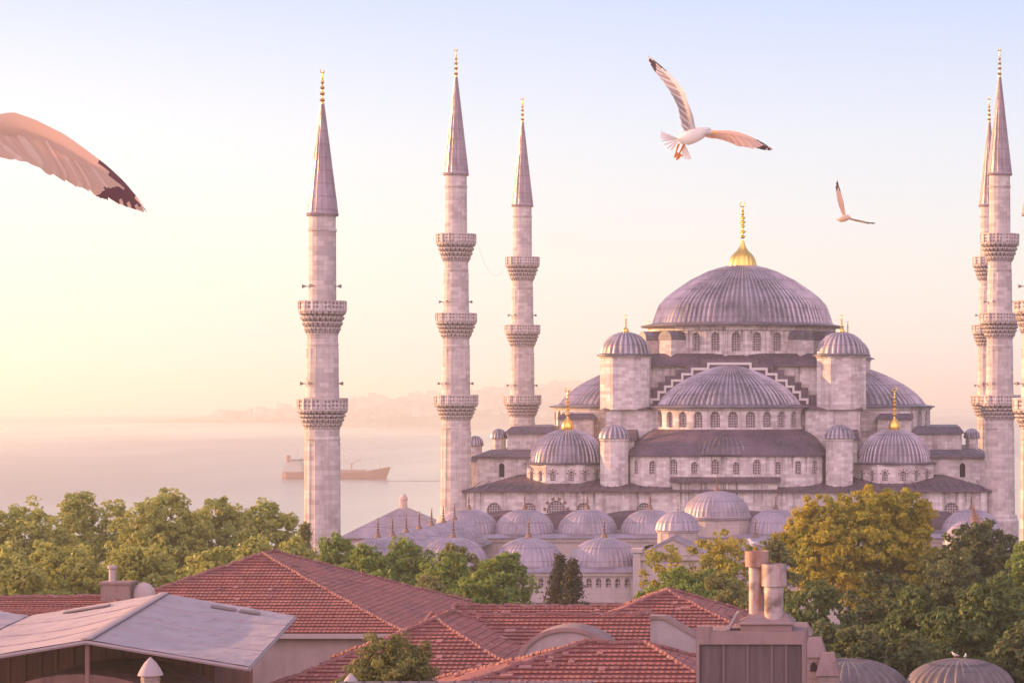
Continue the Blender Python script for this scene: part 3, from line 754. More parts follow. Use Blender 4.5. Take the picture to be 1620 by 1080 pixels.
    for (pt, pf, cf, rb), rs in list(zip(balc, r[0:]))[-2:]:
        rs_ = rs
        for a in (-165, -112, -12):
            d = Vector((math.cos(R(a)), math.sin(R(a)), 0)); p0 = d * (rs_ - .05) + Vector((0, 0, pt + 1.5))
            H = MB(); H.tube([p0, p0 + d * .35, p0 + d * .4, p0 + d * .72], [.045, .045, .09, .21], 8)
            H.build('loudspeaker', 'speaker_grey', root)
    return root
tall = minaret('minaret', [(45.6, 44.3, 42.0, 2.55), (35.1, 33.9, 31.9, 2.65), (24.3, 23.0, 21.1, 2.8)], (53.6, 66.4, 70.3), (1.42, 1.58, 1.74, 1.88), 2.0, 8.3)
short = minaret('minaret', [(33.9, 32.8, 30.6, 2.38), (23.9, 22.6, 20.9, 2.5)], (42.9, 54.2, 57.8), (1.38, 1.58, 1.74), 1.78, 4.0)
def place(o, x, y, label, grp='minarets around the mosque'):
    o.location = (x, y, 0); tag(o, label, 'minaret', grp)
def mpx(x, Y): return (x - 1456) * Y / 4000
place(tall, mpx(721.5, 335.2), 335.2, 'three-balconied minaret at the left end of the front wall, tallest on the left side')
for (x, Y, lab) in ((826.5, 390.2, 'three-balconied minaret rising behind the left side of the mosque beside the half dome'),
                    (1581.5, 335.2, 'three-balconied minaret at the right end of the mosque front wall, shaded front face'),
                    (1565, 390.2, 'three-balconied minaret half hidden behind the right front minaret')):
    place(copy_tree(tall), mpx(x, Y), Y, lab)
place(short, mpx(510, 260.6), 260.6, 'two-balconied minaret at far left standing in front of the sea and ship')
place(copy_tree(short), mpx(1641, 260.6), 260.6, 'two-balconied minaret cut off by the right edge of the photo')

# ------------------------------------------------------------------ courtyard with domed arcades
court = empty('courtyard_arcade', (X0, 264, 0), 'low courtyard arcade roofed with small grey domes before the mosque', 'arcade')
YC = 264.0
W = MB(); ols = []
# outer front wall: windows high up, blind below
mp = flat_map(0)
for s_ in (-1, 1):
    for i in range(32):
        s0 = 3.6 + 1.0 * i; a_, b_ = sorted((s_ * s0, s_ * (s0 + 1.0)))
        ols.append(bay(W, mp, a_, b_, 0, 5.7, ((a_ + b_) / 2, .27, 4.15, 4.85), .35, segs=4))
    bay(W, mp, *sorted((s_ * 35.6, s_ * 36)), 0, 5.7)
W.box(-36.2, -3.6, -.18, 0, 2.6, 2.85); W.box(3.6, 36.2, -.18, 0, 2.6, 2.85)
W.box(-36.2, -3.6, -.22, .2, 5.35, 5.75); W.box(3.6, 36.2, -.22, .2, 5.35, 5.75)
for s in (-1, 1): W.box(*sorted((s * 36, s * 35.3)), 0, 62, 0, 5.7)
# inner arcade of the hall-side portico
mpi = flat_map(54.0)
for i in range(9):
    s0 = -36 + 8 * i; bay(W, mpi, s0, s0 + 8, 0, 6.3, (s0 + 4, 2.9, 0.05, 2.4), .9, segs=10)
W.box(-36, 36, 53.8, 54, 5.8, 6.3)
cw = W.build('courtyard_wall', 'plaster_wall', court)
for ol in ols: pane(mp, ol, .35, cw)
G = MB()
G.frustum((-36.4, 36.4, -.45, 8.2), 5.75, (-35.6, 35.6, .6, 7.4), 6.25)
G.frustum((-36.4, 36.4, 53.5, 70), 6.3, (-35.6, 35.6, 54.8, 69.8), 6.75)
for s in (-1, 1):
    a, b = sorted((s * 36.4, s * 28.2)); G.frustum((a, b, 8.0, 53.6), 5.7, (a + .8, b - .8, 8.0, 53.6), 6.3)
G.build('arcade_roof', 'lead_pale', court)
V_ = MB(); n_ = 72; vs = []
for i in range(n_ + 1):
    u = -34.2 + 68.4 * i / n_; q = .55 * (.5 + .5 * math.cos((u + 4.9) * 2 * PI / 8))
    vs += [(u, 65.9, 8.0 + q), (u, 69.95, 8.55 + q), (u, 65.9, 6.5)]
V_.add(vs, [f for i in range(n_) for f in ((i * 3, i * 3 + 3, i * 3 + 4, i * 3 + 1), (i * 3, i * 3 + 2, i * 3 + 5, i * 3 + 3))], 0, True)
V_.build('valley_roof', 'lead_roof', court, recalc=False)
def cdome(u, v, z0, r, h, fz=1.9):
    D = MB().lathe([(r + .25, z0 - .35), (r + .3, z0 - .05), (r, z0)], 32, u, v); ribbed(D, r, h, z0, 42, u, v, ROUND, rib=.045)
    d = D.build('arcade_dome', 'lead_pale', court)
    F_ = MB().lathe([(.42, z0 + h - .1), (.26, z0 + h + .25), (.12, z0 + h + .5)], 8, u, v); F_.join(finial(u, v, z0 + h + .2, fz, .62, False)).build('finial', 'brass', d)
for k in range(-4, 5):
    if k: cdome(8.0 * k, 4.0, 6.3, 3.65, 2.85)
    if k: cdome(8.0 * k - (.9 if abs(k) < 4 else 0), 58.0, 6.75, 3.8, 3.0)
cdome(-.4, 58.0, 8.9, 4.2, 3.2)
MB().lathe([(4.3, 6.3), (4.3, 8.8), (4.5, 8.85), (4.5, 8.95)], 12, -.4, 58.0, smooth=False, off=PI / 12).build('raised_drum', 'plaster_wall', court)
for s in (-1, 1):
    for j in range(6): cdome(s * 32, 11.4 + 7.35 * j, 6.2, 3.5, 2.7)
# portal
P = MB(); P.box(-3.5, 3.1, -1.4, 5.4, 0, 7.6); P.plate([(-3.9, 7.6), (3.5, 7.6), (-.2, 9.3)], -1.7, 5.0, 0)
P.box(-3.9, 3.5, -1.75, -1.35, 7.1, 7.55); P.box(-4.3, -3.5, -1.9, 0, 0, 7.9); P.box(-4.5, -3.3, -2.1, .1, 7.9, 8.3); P.box(3.1, 3.9, -1.9, 0, 0, 7.9)
po = P.build('portal', 'plaster_wall', court)
MB().plate([(-1.5, 0), (-1.5, 4), (0, 6), (1.5, 4), (1.5, 0)], -1.48, -1.38).xform(Matrix.Translation((-.2, 0, 0))).build('portal_niche', 'dark_opening', po)
MB().plate([(-3.9, 7.56), (-.2, 9.3), (3.5, 7.56), (3.9, 7.5), (-.2, 9.6), (-4.3, 7.5)], -1.85, 5.1).build('portal_roof', 'lead_pale', po)
dd = MB().lathe([(2.15, 7), (2.15, 9.7), (2.3, 9.75), (2.3, 9.95)], 16, -.2, 4.0, smooth=False).build('portal_drum', 'plaster_wall', court)
D = ribbed(MB(), 2.3, 1.95, 9.97, 24, -.2, 4.0, ROUND, rib=.08).build('portal_dome', 'lead_pale', court)
finial(-.2, 4.0, 11.85, 1.9, .28, False).build('finial', 'brass', D)
# low building with pyramid lead roof left of the court
lb = empty('low_pavilion', (-69.5, 340, 0), 'low pavilion with grey pyramid roof and little lantern turret left of courtyard', 'building')
MB().box(-6.8, 6.8, -6.5, 6.5, -1, 5.4).build('wall', 'plaster_wall', lb)
rf = MB().frustum((-7.4, 7.4, -7.2, 7.2), 5.4, (-.6, .6, -.6, .6), 9.1).build('roof', 'lead_pale', lb)
MB().lathe([(.55, 9.0), (.5, 10.2), (.62, 10.25), (.55, 10.5), (.3, 10.9), (0, 11.05)], 8, smooth=False).build('lantern', 'plaster_wall', rf)

# ------------------------------------------------------------------ trees
def leaves(C, Nn, size, aspect=.55, jit=.7):
    """diamond leaves: centres C, preferred normals Nn"""
    n = len(C); nr = Nn + RNG.normal(0, jit, (n, 3)); nr /= np.linalg.norm(nr, axis=1)[:, None] + 1e-9
    t = np.cross(nr, RNG.normal(0, 1, (n, 3))); t /= np.linalg.norm(t, axis=1)[:, None] + 1e-9
    b = np.cross(nr, t); s = (size * RNG.uniform(.6, 1.3, n))[:, None]
    V = np.empty((n, 4, 3)); V[:, 0] = C - t * s; V[:, 1] = C + b * s * aspect; V[:, 2] = C + t * s; V[:, 3] = C - b * s * aspect
    return V.reshape(-1, 3)
def leafmesh(name, V, m, parent):
    n = len(V) // 4; me = bpy.data.meshes.new(name)
    me.vertices.add(len(V)); me.vertices.foreach_set('co', V.astype(np.float32).ravel())
    me.loops.add(4 * n); me.loops.foreach_set('vertex_index', np.arange(4 * n, dtype=np.int32))
    me.polygons.add(n); me.polygons.foreach_set('loop_start', np.arange(0, 4 * n, 4, dtype=np.int32))
    me.update(calc_edges=True); me.materials.append(MATS[m])
    o = bpy.data.objects.new(name, me); COL.objects.link(o); o.parent = parent
    return o
def trunk(h, r, limbs, parent, spread):
    T = MB(); T.tube([(0, 0, -.5), (.1, 0, h * .4), (-.1, .1, h * .75), (0, 0, h)], [r * 1.3, r, r * .7, r * .25], 8)
    for L in limbs:
        z = h * random.uniform(.35, .6); L = Vector(L); m_ = Vector((L.x * .5, L.y * .5, z + (L.z - z) * .6))
        T.tube([(0, 0, z), m_, L], [r * .5, r * .32, r * .08], 6)
    T.build('trunk', 'bark', parent)
def tree(x, top, wpx, Y, m, label, kind='tree', grp=None, base=0, squash=1.0, dens=1.0, leaf=.185, lobes=11, depth=.8, zbot=None, clump=.85, name='leafy_tree', cat='tree'):
    p = px(x, top, Y); H = p.z - base; rad = wpx * Y / 8000 * (1.28 if cat == 'tree' else 1)
    root = empty(name, (p.x, Y, base), label, cat, grp)
    cb = (H * .22 if zbot is None else zbot); hz_ = (H - cb) / 2; zc = cb + hz_
    Ls = []; n_l = lobes + int(3 * hz_ / max(rad, .1)); ph = random.random() * 6
    for i in range(n_l):                                   # lobes spread over an uneven ellipsoid
        t = 1 - 2 * (i + .5) / n_l; a = ph + i * 2.39996 + random.uniform(-.3, .3); q = math.sqrt(1 - t * t)
        lr = random.uniform(.30, .48) * min(rad, hz_); e_ = random.uniform(.86, 1.06)
        kx = max(.1, rad - lr) * e_; kz = max(.1, hz_ - lr) * (e_ if t < .6 else random.uniform(.9, 1.0))
        Ls.append((kx * q * math.cos(a), kx * depth * q * math.sin(a), zc + t * kz, lr))
    Ls.append((random.uniform(-.25, .25) * rad, 0, H - .3 * min(rad, hz_), .3 * min(rad, hz_)))
    nz = max(1, int(hz_ / rad + .5))
    for i in range(nz): Ls.append((0, 0, cb + (i + .5) / nz * 2 * hz_, min(rad, hz_) * .62))
    C = []; Nn = []
    for (lx, ly, lz, lr) in Ls:
        nc = max(8, int(4.2 * dens * (lr / clump) ** 2))
        for _ in range(nc):
            d = RNG.normal(0, 1, 3); d /= np.linalg.norm(d)
            if d[2] < -.5: d[2] *= -.5
            c = np.array([lx, ly, lz]) + d * lr * RNG.uniform(.70, 1.10)
            cs = clump * RNG.uniform(.40, .85)
            k = int(44 * dens + 10)
            dd = RNG.normal(0, 1, (k, 3)); dd /= np.linalg.norm(dd, axis=1)[:, None]
            C.append(c + dd * (cs * RNG.uniform(.35, 1, (k, 1)) ** .6) * np.array([1, 1, .75])); Nn.append(dd * .7 + d * .5 + np.array([0, 0, .35]))
    V = leaves(np.concatenate(C), np.concatenate(Nn), leaf)
    leafmesh('crown', V, m, root)
    trunk(zc + hz_ * .2, max(.14, rad * .06), [(l[0] * .8, l[1] * .8, l[2]) for l in Ls[:5]], root, rad)
    return root
def conifer(x, top, wpx, Y, m, label, grp=None, base=0, leaf=.2, name='conifer_tree', zbot=.08):
    p = px(x, top, Y); H = p.z - base; rad = wpx * Y / 8000
    root = empty(name, (p.x, Y, base), label, 'tree', grp)
    C = []; Nn = []
    for i in range(int(H * 22)):
        t = RNG.uniform(0, 1) ** 1.25; z = H * (zbot + (1 - zbot) * t); rr = rad * (1 - t) ** .8 * RNG.uniform(.65, 1.1) + .12; a = RNG.uniform(0, 2 * PI)
        k = 30; u = RNG.uniform(.25, 1, k); sag = -.25 * u * rr + .18 * rr * u ** 2
        pts = np.stack([rr * u * math.cos(a), rr * u * math.sin(a), z + sag], 1) + RNG.normal(0, .2, (k, 3))
        C.append(pts); Nn.append(np.tile([math.cos(a) * .6, math.sin(a) * .6, .6], (k, 1)))
    leafmesh('crown', leaves(np.concatenate(C), np.concatenate(Nn), leaf, .35), m, root)
    MB().tube([(0, 0, -.4), (0, 0, H * .5), (0, 0, H * .97)], [rad * .11, rad * .07, .03], 7).build('trunk', 'bark', root)
    return root
# left grove
GL = 'trees of the hazy grove on the left'
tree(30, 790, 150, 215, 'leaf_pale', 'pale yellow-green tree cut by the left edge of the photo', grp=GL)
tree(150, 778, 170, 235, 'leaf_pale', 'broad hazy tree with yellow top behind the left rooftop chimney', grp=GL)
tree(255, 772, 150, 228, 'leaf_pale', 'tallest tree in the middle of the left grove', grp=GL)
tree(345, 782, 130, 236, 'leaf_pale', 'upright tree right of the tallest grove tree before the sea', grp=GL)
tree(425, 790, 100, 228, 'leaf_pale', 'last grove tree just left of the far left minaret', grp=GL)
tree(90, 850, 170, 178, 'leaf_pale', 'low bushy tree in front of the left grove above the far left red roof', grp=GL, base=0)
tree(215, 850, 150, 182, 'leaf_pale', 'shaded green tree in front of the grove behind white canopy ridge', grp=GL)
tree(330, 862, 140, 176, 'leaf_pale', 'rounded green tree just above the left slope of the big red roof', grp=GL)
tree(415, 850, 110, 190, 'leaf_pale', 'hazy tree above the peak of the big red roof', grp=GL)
conifer(481, 830, 44, 215, 'leaf_olive', 'small pointed conifer at the foot of the far left minaret')
# middle
GM = 'trees between the red roofs and the courtyard'
tree(537, 845, 88, 205, 'leaf_green', 'rounded green tree right of the big red roof peak, below the minaret foot', grp=GM)
tree(632, 850, 125, 205, 'leaf_green', 'dense green tree with sunlit yellow tips before the pale lead roof', grp=GM)
tree(735, 856, 110, 200, 'leaf_olive', 'tree with bright yellow sprigs poking above before the arcade domes', grp=GM, dens=.85)
tree(795, 872, 100, 190, 'leaf_green', 'spreading green tree just left of the two dark conifers', grp=GM)
tree(675, 912, 175, 176, 'leaf_olive', 'low wide olive bush above the long red roof', grp=GM, lobes=12)
conifer(886, 880, 100, 215, 'leaf_conifer', 'left of the pair of dark conifers before the arcade wall', 'pair of dark conifers')
conifer(906, 888, 92, 212, 'leaf_conifer', 'right of the pair of dark conifers before the arcade wall', 'pair of dark conifers')
# right
tree(1125, 838, 210, 196, 'leaf_yellow', 'airy golden-yellow tree left of the twin flue pipes', grp=GM, dens=.8, lobes=12, zbot=5.0)
tree(1090, 890, 150, 178, 'leaf_green', 'low green tree under the golden airy tree behind the right red roof peak', grp=GM)
tree(1222, 850, 70, 205, 'leaf_olive', 'thin tree with yellow sprigs right behind the tall flue pipe', grp=GM, dens=.7)
tree(1350, 764, 225, 222, 'leaf_gold', 'big golden sunlit tree in front of the mosque wall', grp=GM, lobes=22, clump=.8)
tree(1435, 772, 95, 224, 'leaf_gold', 'narrow golden-green tree joined to the right of the big golden tree', grp=GM, lobes=9, clump=.8)
tree(1548, 822, 150, 214, 'leaf_dark', 'dark green rounded tree before the right corner dome', grp=GM, lobes=13, clump=.8, leaf=.2)
tree(1632, 850, 90, 205, 'leaf_green', 'bright green tree cut by the right edge beneath the edge minaret', grp=GM)
tree(1285, 915, 130, 165, 'leaf_deep', 'green tree directly right of the flue pipes, below the golden tree', grp=GM)
tree(1395, 905, 130, 172, 'leaf_dark', 'shaded dark tree under the middle of the golden tree', grp=GM)
tree(1455, 928, 130, 160, 'leaf_deep', 'mid green tree in the lower right between two dark trees', grp=GM, clump=.75, leaf=.2)
tree(1558, 924, 150, 158, 'leaf_deep', 'feathery green tree at lower right below the dark rounded tree', grp=GM, clump=.75, leaf=.2)
tree(1365, 985, 120, 150, 'leaf_dark', 'low dark bushy tree behind the left grey vault at lower right', grp=GM)
tree(1620, 985, 110, 150, 'leaf_dark', 'low dark tree in the bottom right corner', grp=GM)
tree(1450, 1000, 130, 152, 'leaf_dark', 'low dark shrubby tree between the two grey vaults', grp=GM)
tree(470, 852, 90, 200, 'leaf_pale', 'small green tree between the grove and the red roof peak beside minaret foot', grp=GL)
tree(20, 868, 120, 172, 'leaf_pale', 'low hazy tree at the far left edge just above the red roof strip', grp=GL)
tree(585, 862, 90, 196, 'leaf_green', 'green tree between the rounded tree and the dense one above the red roof', grp=GM)
tree(700, 872, 110, 186, 'leaf_green', 'bright green tree above the left end of the long red roof', grp=GM)
tree(760, 900, 110, 178, 'leaf_green', 'low green tree behind the long red roof left of the conifers', grp=GM)
tree(600, 905, 100, 178, 'leaf_green', 'low green tree directly behind the right slope of the biggest red roof', grp=GM)
tree(1160, 905, 120, 172, 'leaf_olive', 'olive tree just left of the flue pipes behind the small red roof', grp=GM)
tree(1508, 880, 120, 190, 'leaf_dark', 'dark tree in the gap left of the rounded dark one', grp=GM)
tree(1600, 905, 110, 180, 'leaf_deep', 'green tree under the bright one at the right edge', grp=GM)
tree(1300, 985, 110, 152, 'leaf_dark', 'low dark tree right behind the stepped parapet', grp=GM)
tree(1505, 965, 120, 155, 'leaf_deep', 'low green tree behind the right ribbed vault', grp=GM)
tree(620, 997, 215, 92, 'leaf_olive', 'hazy shrub growing up between the red roofs in the foreground', base=6, zbot=1.5, clump=.36, leaf=.07, lobes=18, name='shrub', cat='shrub')

# ------------------------------------------------------------------ red tiled houses
def clip(poly, d, c, keep_ge):
    o = []
    for a, b in zip(poly, poly[1:] + poly[:1]):
        da, db = a.dot(d) - c, b.dot(d) - c
        if not keep_ge: da, db = -da, -db
        if da >= 0: o.append(a)
        if (da >= 0) != (db >= 0): o.append(a.lerp(b, da / (da - db)))
    return o
def tiled(mb, poly, row=.36, lift=.07):
    poly = [Vector(p) for p in poly]
    n = (poly[1] - poly[0]).cross(poly[2] - poly[0]).normalized()
    if n.z < 0: n = -n; poly.reverse()
    t = Vector((0, 0, 1)).cross(n).normalized(); s = n.cross(t)
    v0 = min(p.dot(s) for p in poly); v1 = max(p.dot(s) for p in poly); k = int((v1 - v0) / row) + 1
    if abs(n.x) > abs(n.y): lift = .022
    lift0 = lift
    for i in range(k):
        lift = lift0 * random.uniform(.75, 1.3); a, b = v0 + i * row, v0 + (i + 1) * row
        q = clip(clip(poly, s, a - 1e-6, True), s, b, False)
        if len(q) < 3: continue
        up = [p + n * (.01 + lift * (1 - (p.dot(s) - a) / row)) for p in q]
        mb.add(up, [tuple(range(len(up)))])
        low = [(p, u_) for p, u_ in zip(q, up) if abs(p.dot(s) - a) < 1e-3]
        if len(low) == 2: mb.add([low[0][0] - n * .02, low[1][0] - n * .02, low[1][1], low[0][1]], [(0, 1, 2, 3)], 1 if lift0 > .05 else 0)
def odd_tiles(mb, poly, n_odd, row=.36):
    poly = [Vector(p) for p in poly]; n = (poly[1] - poly[0]).cross(poly[2] - poly[0]).normalized()
    if n.z < 0: n = -n
    t = Vector((0, 0, 1)).cross(n).normalized(); q = n.cross(t)
    for _ in range(n_odd):
        i = random.randrange(1, len(poly) - 1); a, b = random.random(), random.random()
        if a + b > 1: a, b = 1 - a, 1 - b
        p = poly[0] + (poly[i] - poly[0]) * (.08 + a * .84) + (poly[i + 1] - poly[0]) * (b * .84)
        w_ = random.choice((.24, .24, .24, .48)); h_ = .34; tw = random.uniform(-.04, .04); z = n * random.uniform(.085, .11)
        vs = [p - t * w_ / 2 - q * h_ / 2 + z, p + t * w_ / 2 - q * h_ / 2 + t * 0 + q * tw + z, p + t * w_ / 2 + q * h_ / 2 + q * tw + n * .06, p - t * w_ / 2 + q * h_ / 2 + n * .06]
        mb.add(vs + [v - n * .05 for v in vs], [(0, 1, 2, 3), (4, 5, 1, 0), (5, 6, 2, 1), (7, 4, 0, 3)], random.choice((2, 3)))
def ridge_caps(mb, a, b, r=.115, step=.4):
    a, b = Vector(a), Vector(b); L = (b - a).length; n = max(1, int(L / step)); d = (b - a) / n
    for i in range(n):
        p = a + d * i; j_ = Vector((random.uniform(-.03, .03), random.uniform(-.03, .03), random.uniform(-.03, .045) - .05 * math.sin(PI * i / n))); mb.tube([p + j_, p + j_ + d * 1.08], [r * 1.12, r * .9], 6)
def hip_house(name, label, e, ze, ridge, zr, wallm='house_render', fascia=True, inset=.55, zb=-.3, grp='houses with red tile roofs'):
    x0, x1, y0, y1 = e; (ax, ay), (bx, by) = ridge
    root = empty(name, ((x0 + x1) / 2, (y0 + y1) / 2, 0), label, 'house', grp)
    ox, oy = root.location.x, root.location.y
    P = lambda x, y, z: Vector((x - ox, y - oy, z))
    A, B = P(ax, ay, zr), P(bx, by, zr); FL, FR, BR, BL = P(x0, y0, ze), P(x1, y0, ze), P(x1, y1, ze), P(x0, y1, ze)
    T = MB()
    if abs(ax - bx) >= abs(ay - by): faces = [(FL, FR, B, A), (FR, BR, B), (BR, BL, A, B), (BL, FL, A)]; hips = [(A, FL), (A, BL), (B, FR), (B, BR), (A, B)]
    else: faces = [(FL, FR, A), (FR, BR, B, A), (BR, BL, B), (BL, FL, A, B)]; hips = [(A, FL), (A, FR), (B, BL), (B, BR), (A, B)]
    for f in faces: tiled(T, f); odd_tiles(T, f, 26 if abs(f[0].y - f[1].y) < .5 else 9)
    rf = T.build('roof', ['roof_tile', 'tile_end', 'pale_tile', 'soot_tile'], root, uv=True)
    C = MB()
    for a, b in hips: ridge_caps(C, a + Vector((0, 0, .06)), b + Vector((0, 0, .06)))
    C.build('ridge_tiles', 'ridge_tile', rf, uv=True)
    MB().box(x0 + inset - ox, x1 - inset - ox, y0 + inset - oy, y1 - inset - oy, zb, ze - .05).build('wall', wallm, root)
    if fascia:
        F = MB(); h0, h1 = ze - .28, ze - .02
        for a, b, c, d in ((x0, x1, y0, y0 + .12), (x0, x1, y1 - .12, y1), (x0, x0 + .12, y0 + .12, y1 - .12), (x1 - .12, x1, y0 + .12, y1 - .12)):
            F.box(a - ox, b - ox, c - oy, d - oy, h0, h1)
        F.build('fascia', 'white_paint', root)
    return root
h1 = hip_house('tiled_house', 'house under the biggest red hipped roof behind the white canopy', (-47.5, -27.3, 134, 154), 11.5, ((-37.2, 143), (-37.2, 145.5)), 15.1)
MB().tube([(8.2, -10.05, 11.4), (8.2, -10.05, 11.1), (8.9, -9.5, 10.7), (8.9, -9.4, 4)], .09, 8).build('downpipe', 'white_paint', h1)
hip_house('tiled_house', 'long red roof running across the middle behind the front gabled wing', (-23.5, -10.6, 109, 121), 11.7, ((-22.2, 115), (-12.2, 115)), 14.1)
hip_house('tiled_house', 'thin strip of red roof just behind the long middle roof ridge', (-24.5, -11.5, 122, 134), 11.6, ((-23.4, 127.5), (-13.4, 127.5)), 13.45)
hip_house('tiled_house', 'hipped red front wing with its peak at the left end of the long roof', (-27.2, -15.0, 103.5, 117), 11.9, ((-21.1, 110), (-21.1, 114)), 14.3)
hip_house('tiled_house', 'nearest wide red roof at bottom centre left of the chimney block', (-21.4, -4.4, 91.5, 104.4), 12.0, ((-13.0, 98), (-10.7, 98)), 14.45)
hip_house('tiled_house', 'small red hipped roof peak at right beyond the chimney block', (-17.2, -8.0, 120.6, 130), 12.7, ((-12.5, 125), (-12.5, 126)), 14.4)
h7 = hip_house('tiled_house', 'low red roof at the far left edge behind the white canopy', (-62, -40, 126.5, 137), 12.3, ((-60, 132), (-42, 132)), 13.55)
c = MB().box(-.75, .75, -.5, .5, 12.6, 14.3).box(-.83, .83, -.6, .6, 14.3, 14.42)
ch = c.xform(Matrix.Translation((9.2, 0, 0))).build('chimney', 'block_render', h7)
MB().lathe([(.19, 14.42), (.19, 15.05), (.27, 15.1), (.27, 15.22), (0, 15.27)], 10, 8.9, 0).build('chimney_pot', 'white_paint', ch)
MB().ball((10.55, 0, 13.7), .62, (1, .5, 1.1)).build('vent_hood', 'white_paint', h7)
# barrel vault and white parapet beside the long roof
v = empty('stone_vault', (-14.6, 105.6, 0), 'grey curved vault end wedged between the red roofs', 'vault')
A = MB(); arc = [(1.95 * math.cos(PI * i / 16), 12.9 + 1.45 * math.sin(PI * i / 16)) for i in range(17)]
A.plate([(1.95, 9)] + arc + [(-1.95, 9)], -1.1, 1.1); A.build('vault_body', 'parapet_render', v)
arc2 = [(2.1 * math.cos(PI * i / 16), 12.95 + 1.55 * math.sin(PI * i / 16)) for i in range(17)]
A = MB(); n_ = 17
vsx = [(x, yy, z) for yy in (-1.25, .9) for x, z in arc2] + [(x, yy, z) for yy in (-1.25, .9) for x, z in [(a * .9, 12.9 + (b - 12.9) * .9) for a, b in arc2]]
A.add(vsx, [(i, i + 1, 17 + i + 1, 17 + i) for i in range(16)] + [(i, i + 1, 34 + i + 1, 34 + i) for i in range(16)], 0, True); A.build('vault_rim', 'block_render', v, recalc=False)
v = empty('parapet_wall', (-10.2, 108, 0), 'white rendered parapet wall with sloping top left of chimney block', 'wall')
MB().plate([(-1.3, 8), (2.2, 8), (2.2, 12.9), (-.7, 14.55), (-1.3, 14.55)], -.35, .35).build('wall_face', 'parapet_render', v)
MB().plate([(-1.35, 14.55), (-.7, 14.56), (2.25, 12.88), (2.25, 13.02), (-.68, 14.7), (-1.35, 14.7)], -.45, .45).build('coping', 'block_render', v)
# ------------------------------------------------------------------ white canopies
def canopy(label, first=None):
    root = empty('canopy', (-31, 94, 0), label, 'canopy', 'white canopies on the left')
    sl = -3.72
    S = MB()
    R4, R1, E3, E2, L3, L2 = (0, 0, 15.0), (sl, 22, 15.0), (6.05, 0, 14.0), (6.05 + sl, 22, 14.0), (-6.05, 0, 14.0), (-6.05 + sl, 22, 14.0)
    def grid(a, b, c, d, n=14, m=14):
        a, b, c, d = map(Vector, (a, b, c, d)); vs = []
        for dz in (0, -.06):
            for j in range(m + 1):
                for i in range(n + 1):
                    p = a.lerp(b, i / n).lerp(d.lerp(c, i / n), j / m); sag = -.22 * math.sin(PI * i / n) * math.sin(PI * j / m)
                    vs.append(p + Vector((0, 0, sag + dz + random.uniform(-.012, .012))))
        k = (n + 1) * (m + 1)
        fs = [(o + j * (n + 1) + i, o + j * (n + 1) + i + 1, o + (j + 1) * (n + 1) + i + 1, o + (j + 1) * (n + 1) + i) for o in (0, k) for j in range(m) for i in range(n)]
        return vs, fs
    vs, fs = grid(R4, E3, E2, R1); S.add(vs, fs, 0, True); vs, fs = grid(L3, R4, R1, L2); S.add(vs, fs, 0, True)
    S.build('canopy_sheet', 'canopy_cloth', root, recalc=False)
    MB().tube([(0, -.05, 15.03), (sl / 2, 11, 15.03), (sl, 22.05, 15.03)], .22, 8).xform(Matrix.Translation((0, 0, 15.03 * .86)) @ Matrix.Diagonal((1, 1, .14, 1))).build('ridge_band', 'canopy_seam', root)
    for t in (.26, .51, .76):
        for e0, e1 in ((E3, E2), (L3, L2)):
            Sm = MB()
            pa, pb = Vector(R4).lerp(Vector(R1), t), Vector(e0).lerp(Vector(e1), t)
            Sm.tube([pa.lerp(pb, i / 14) + Vector((0, 0, .0 - .22 * math.sin(PI * i / 14) * math.sin(PI * t))) for i in range(15)], .035, 5)
            Sm.build('sheet_joint', 'canopy_seam', root)
    E = MB(); 
    for a, b in ((R4, E3), (L3, R4), (E3, E2), (L3, L2)): E.tube([Vector(a) - Vector((0, 0, .1)), Vector(b) - Vector((0, 0, .1))], .08, 6)
    E.build('edge_beam', 'canopy_seam', root)
    def on(side, a, t):   # a across 0..1 from ridge, t along
        q = Vector(R4).lerp(Vector(R1), t); e = (Vector(E3).lerp(Vector(E2), t) if side > 0 else Vector(L3).lerp(Vector(L2), t))
        sag = -.22 * math.sin(PI * a) * math.sin(PI * t)
        return q.lerp(e, a) + Vector((0, 0, .03 + sag))
    for side, a0, a1 in ((1, .40, .58), (1, .61, .76), (-1, .36, .70)):
        V = MB(); p = [on(side, a0, .93), on(side, a1, .93), on(side, a1, .895), on(side, a0, .895)]
        V.add([q for q in p] + [q + Vector((0, 0, .05)) for q in p], [(4, 5, 6, 7), (0, 1, 5, 4), (1, 2, 6, 5), (2, 3, 7, 6), (3, 0, 4, 7)]).build('vent_slot', 'dark_slot', root)
    for t in (0.01, .5, .99):
        for e0, e1 in ((L3, L2), (R4, R1)):
            q = Vector(e0).lerp(Vector(e1), t); MB().tube([(q.x, q.y, 0), (q.x, q.y, q.z - .12)], .09, 8).build('post', 'brown_board', root)
    return root
c1 = canopy('white tent-like canopy with pale ridge band, complete one at lower left')
c2 = copy_tree(c1); c2.location = (-31 - 12.25, 94, 0); tag(c2, 'second white canopy, only its corner showing at the far left edge')
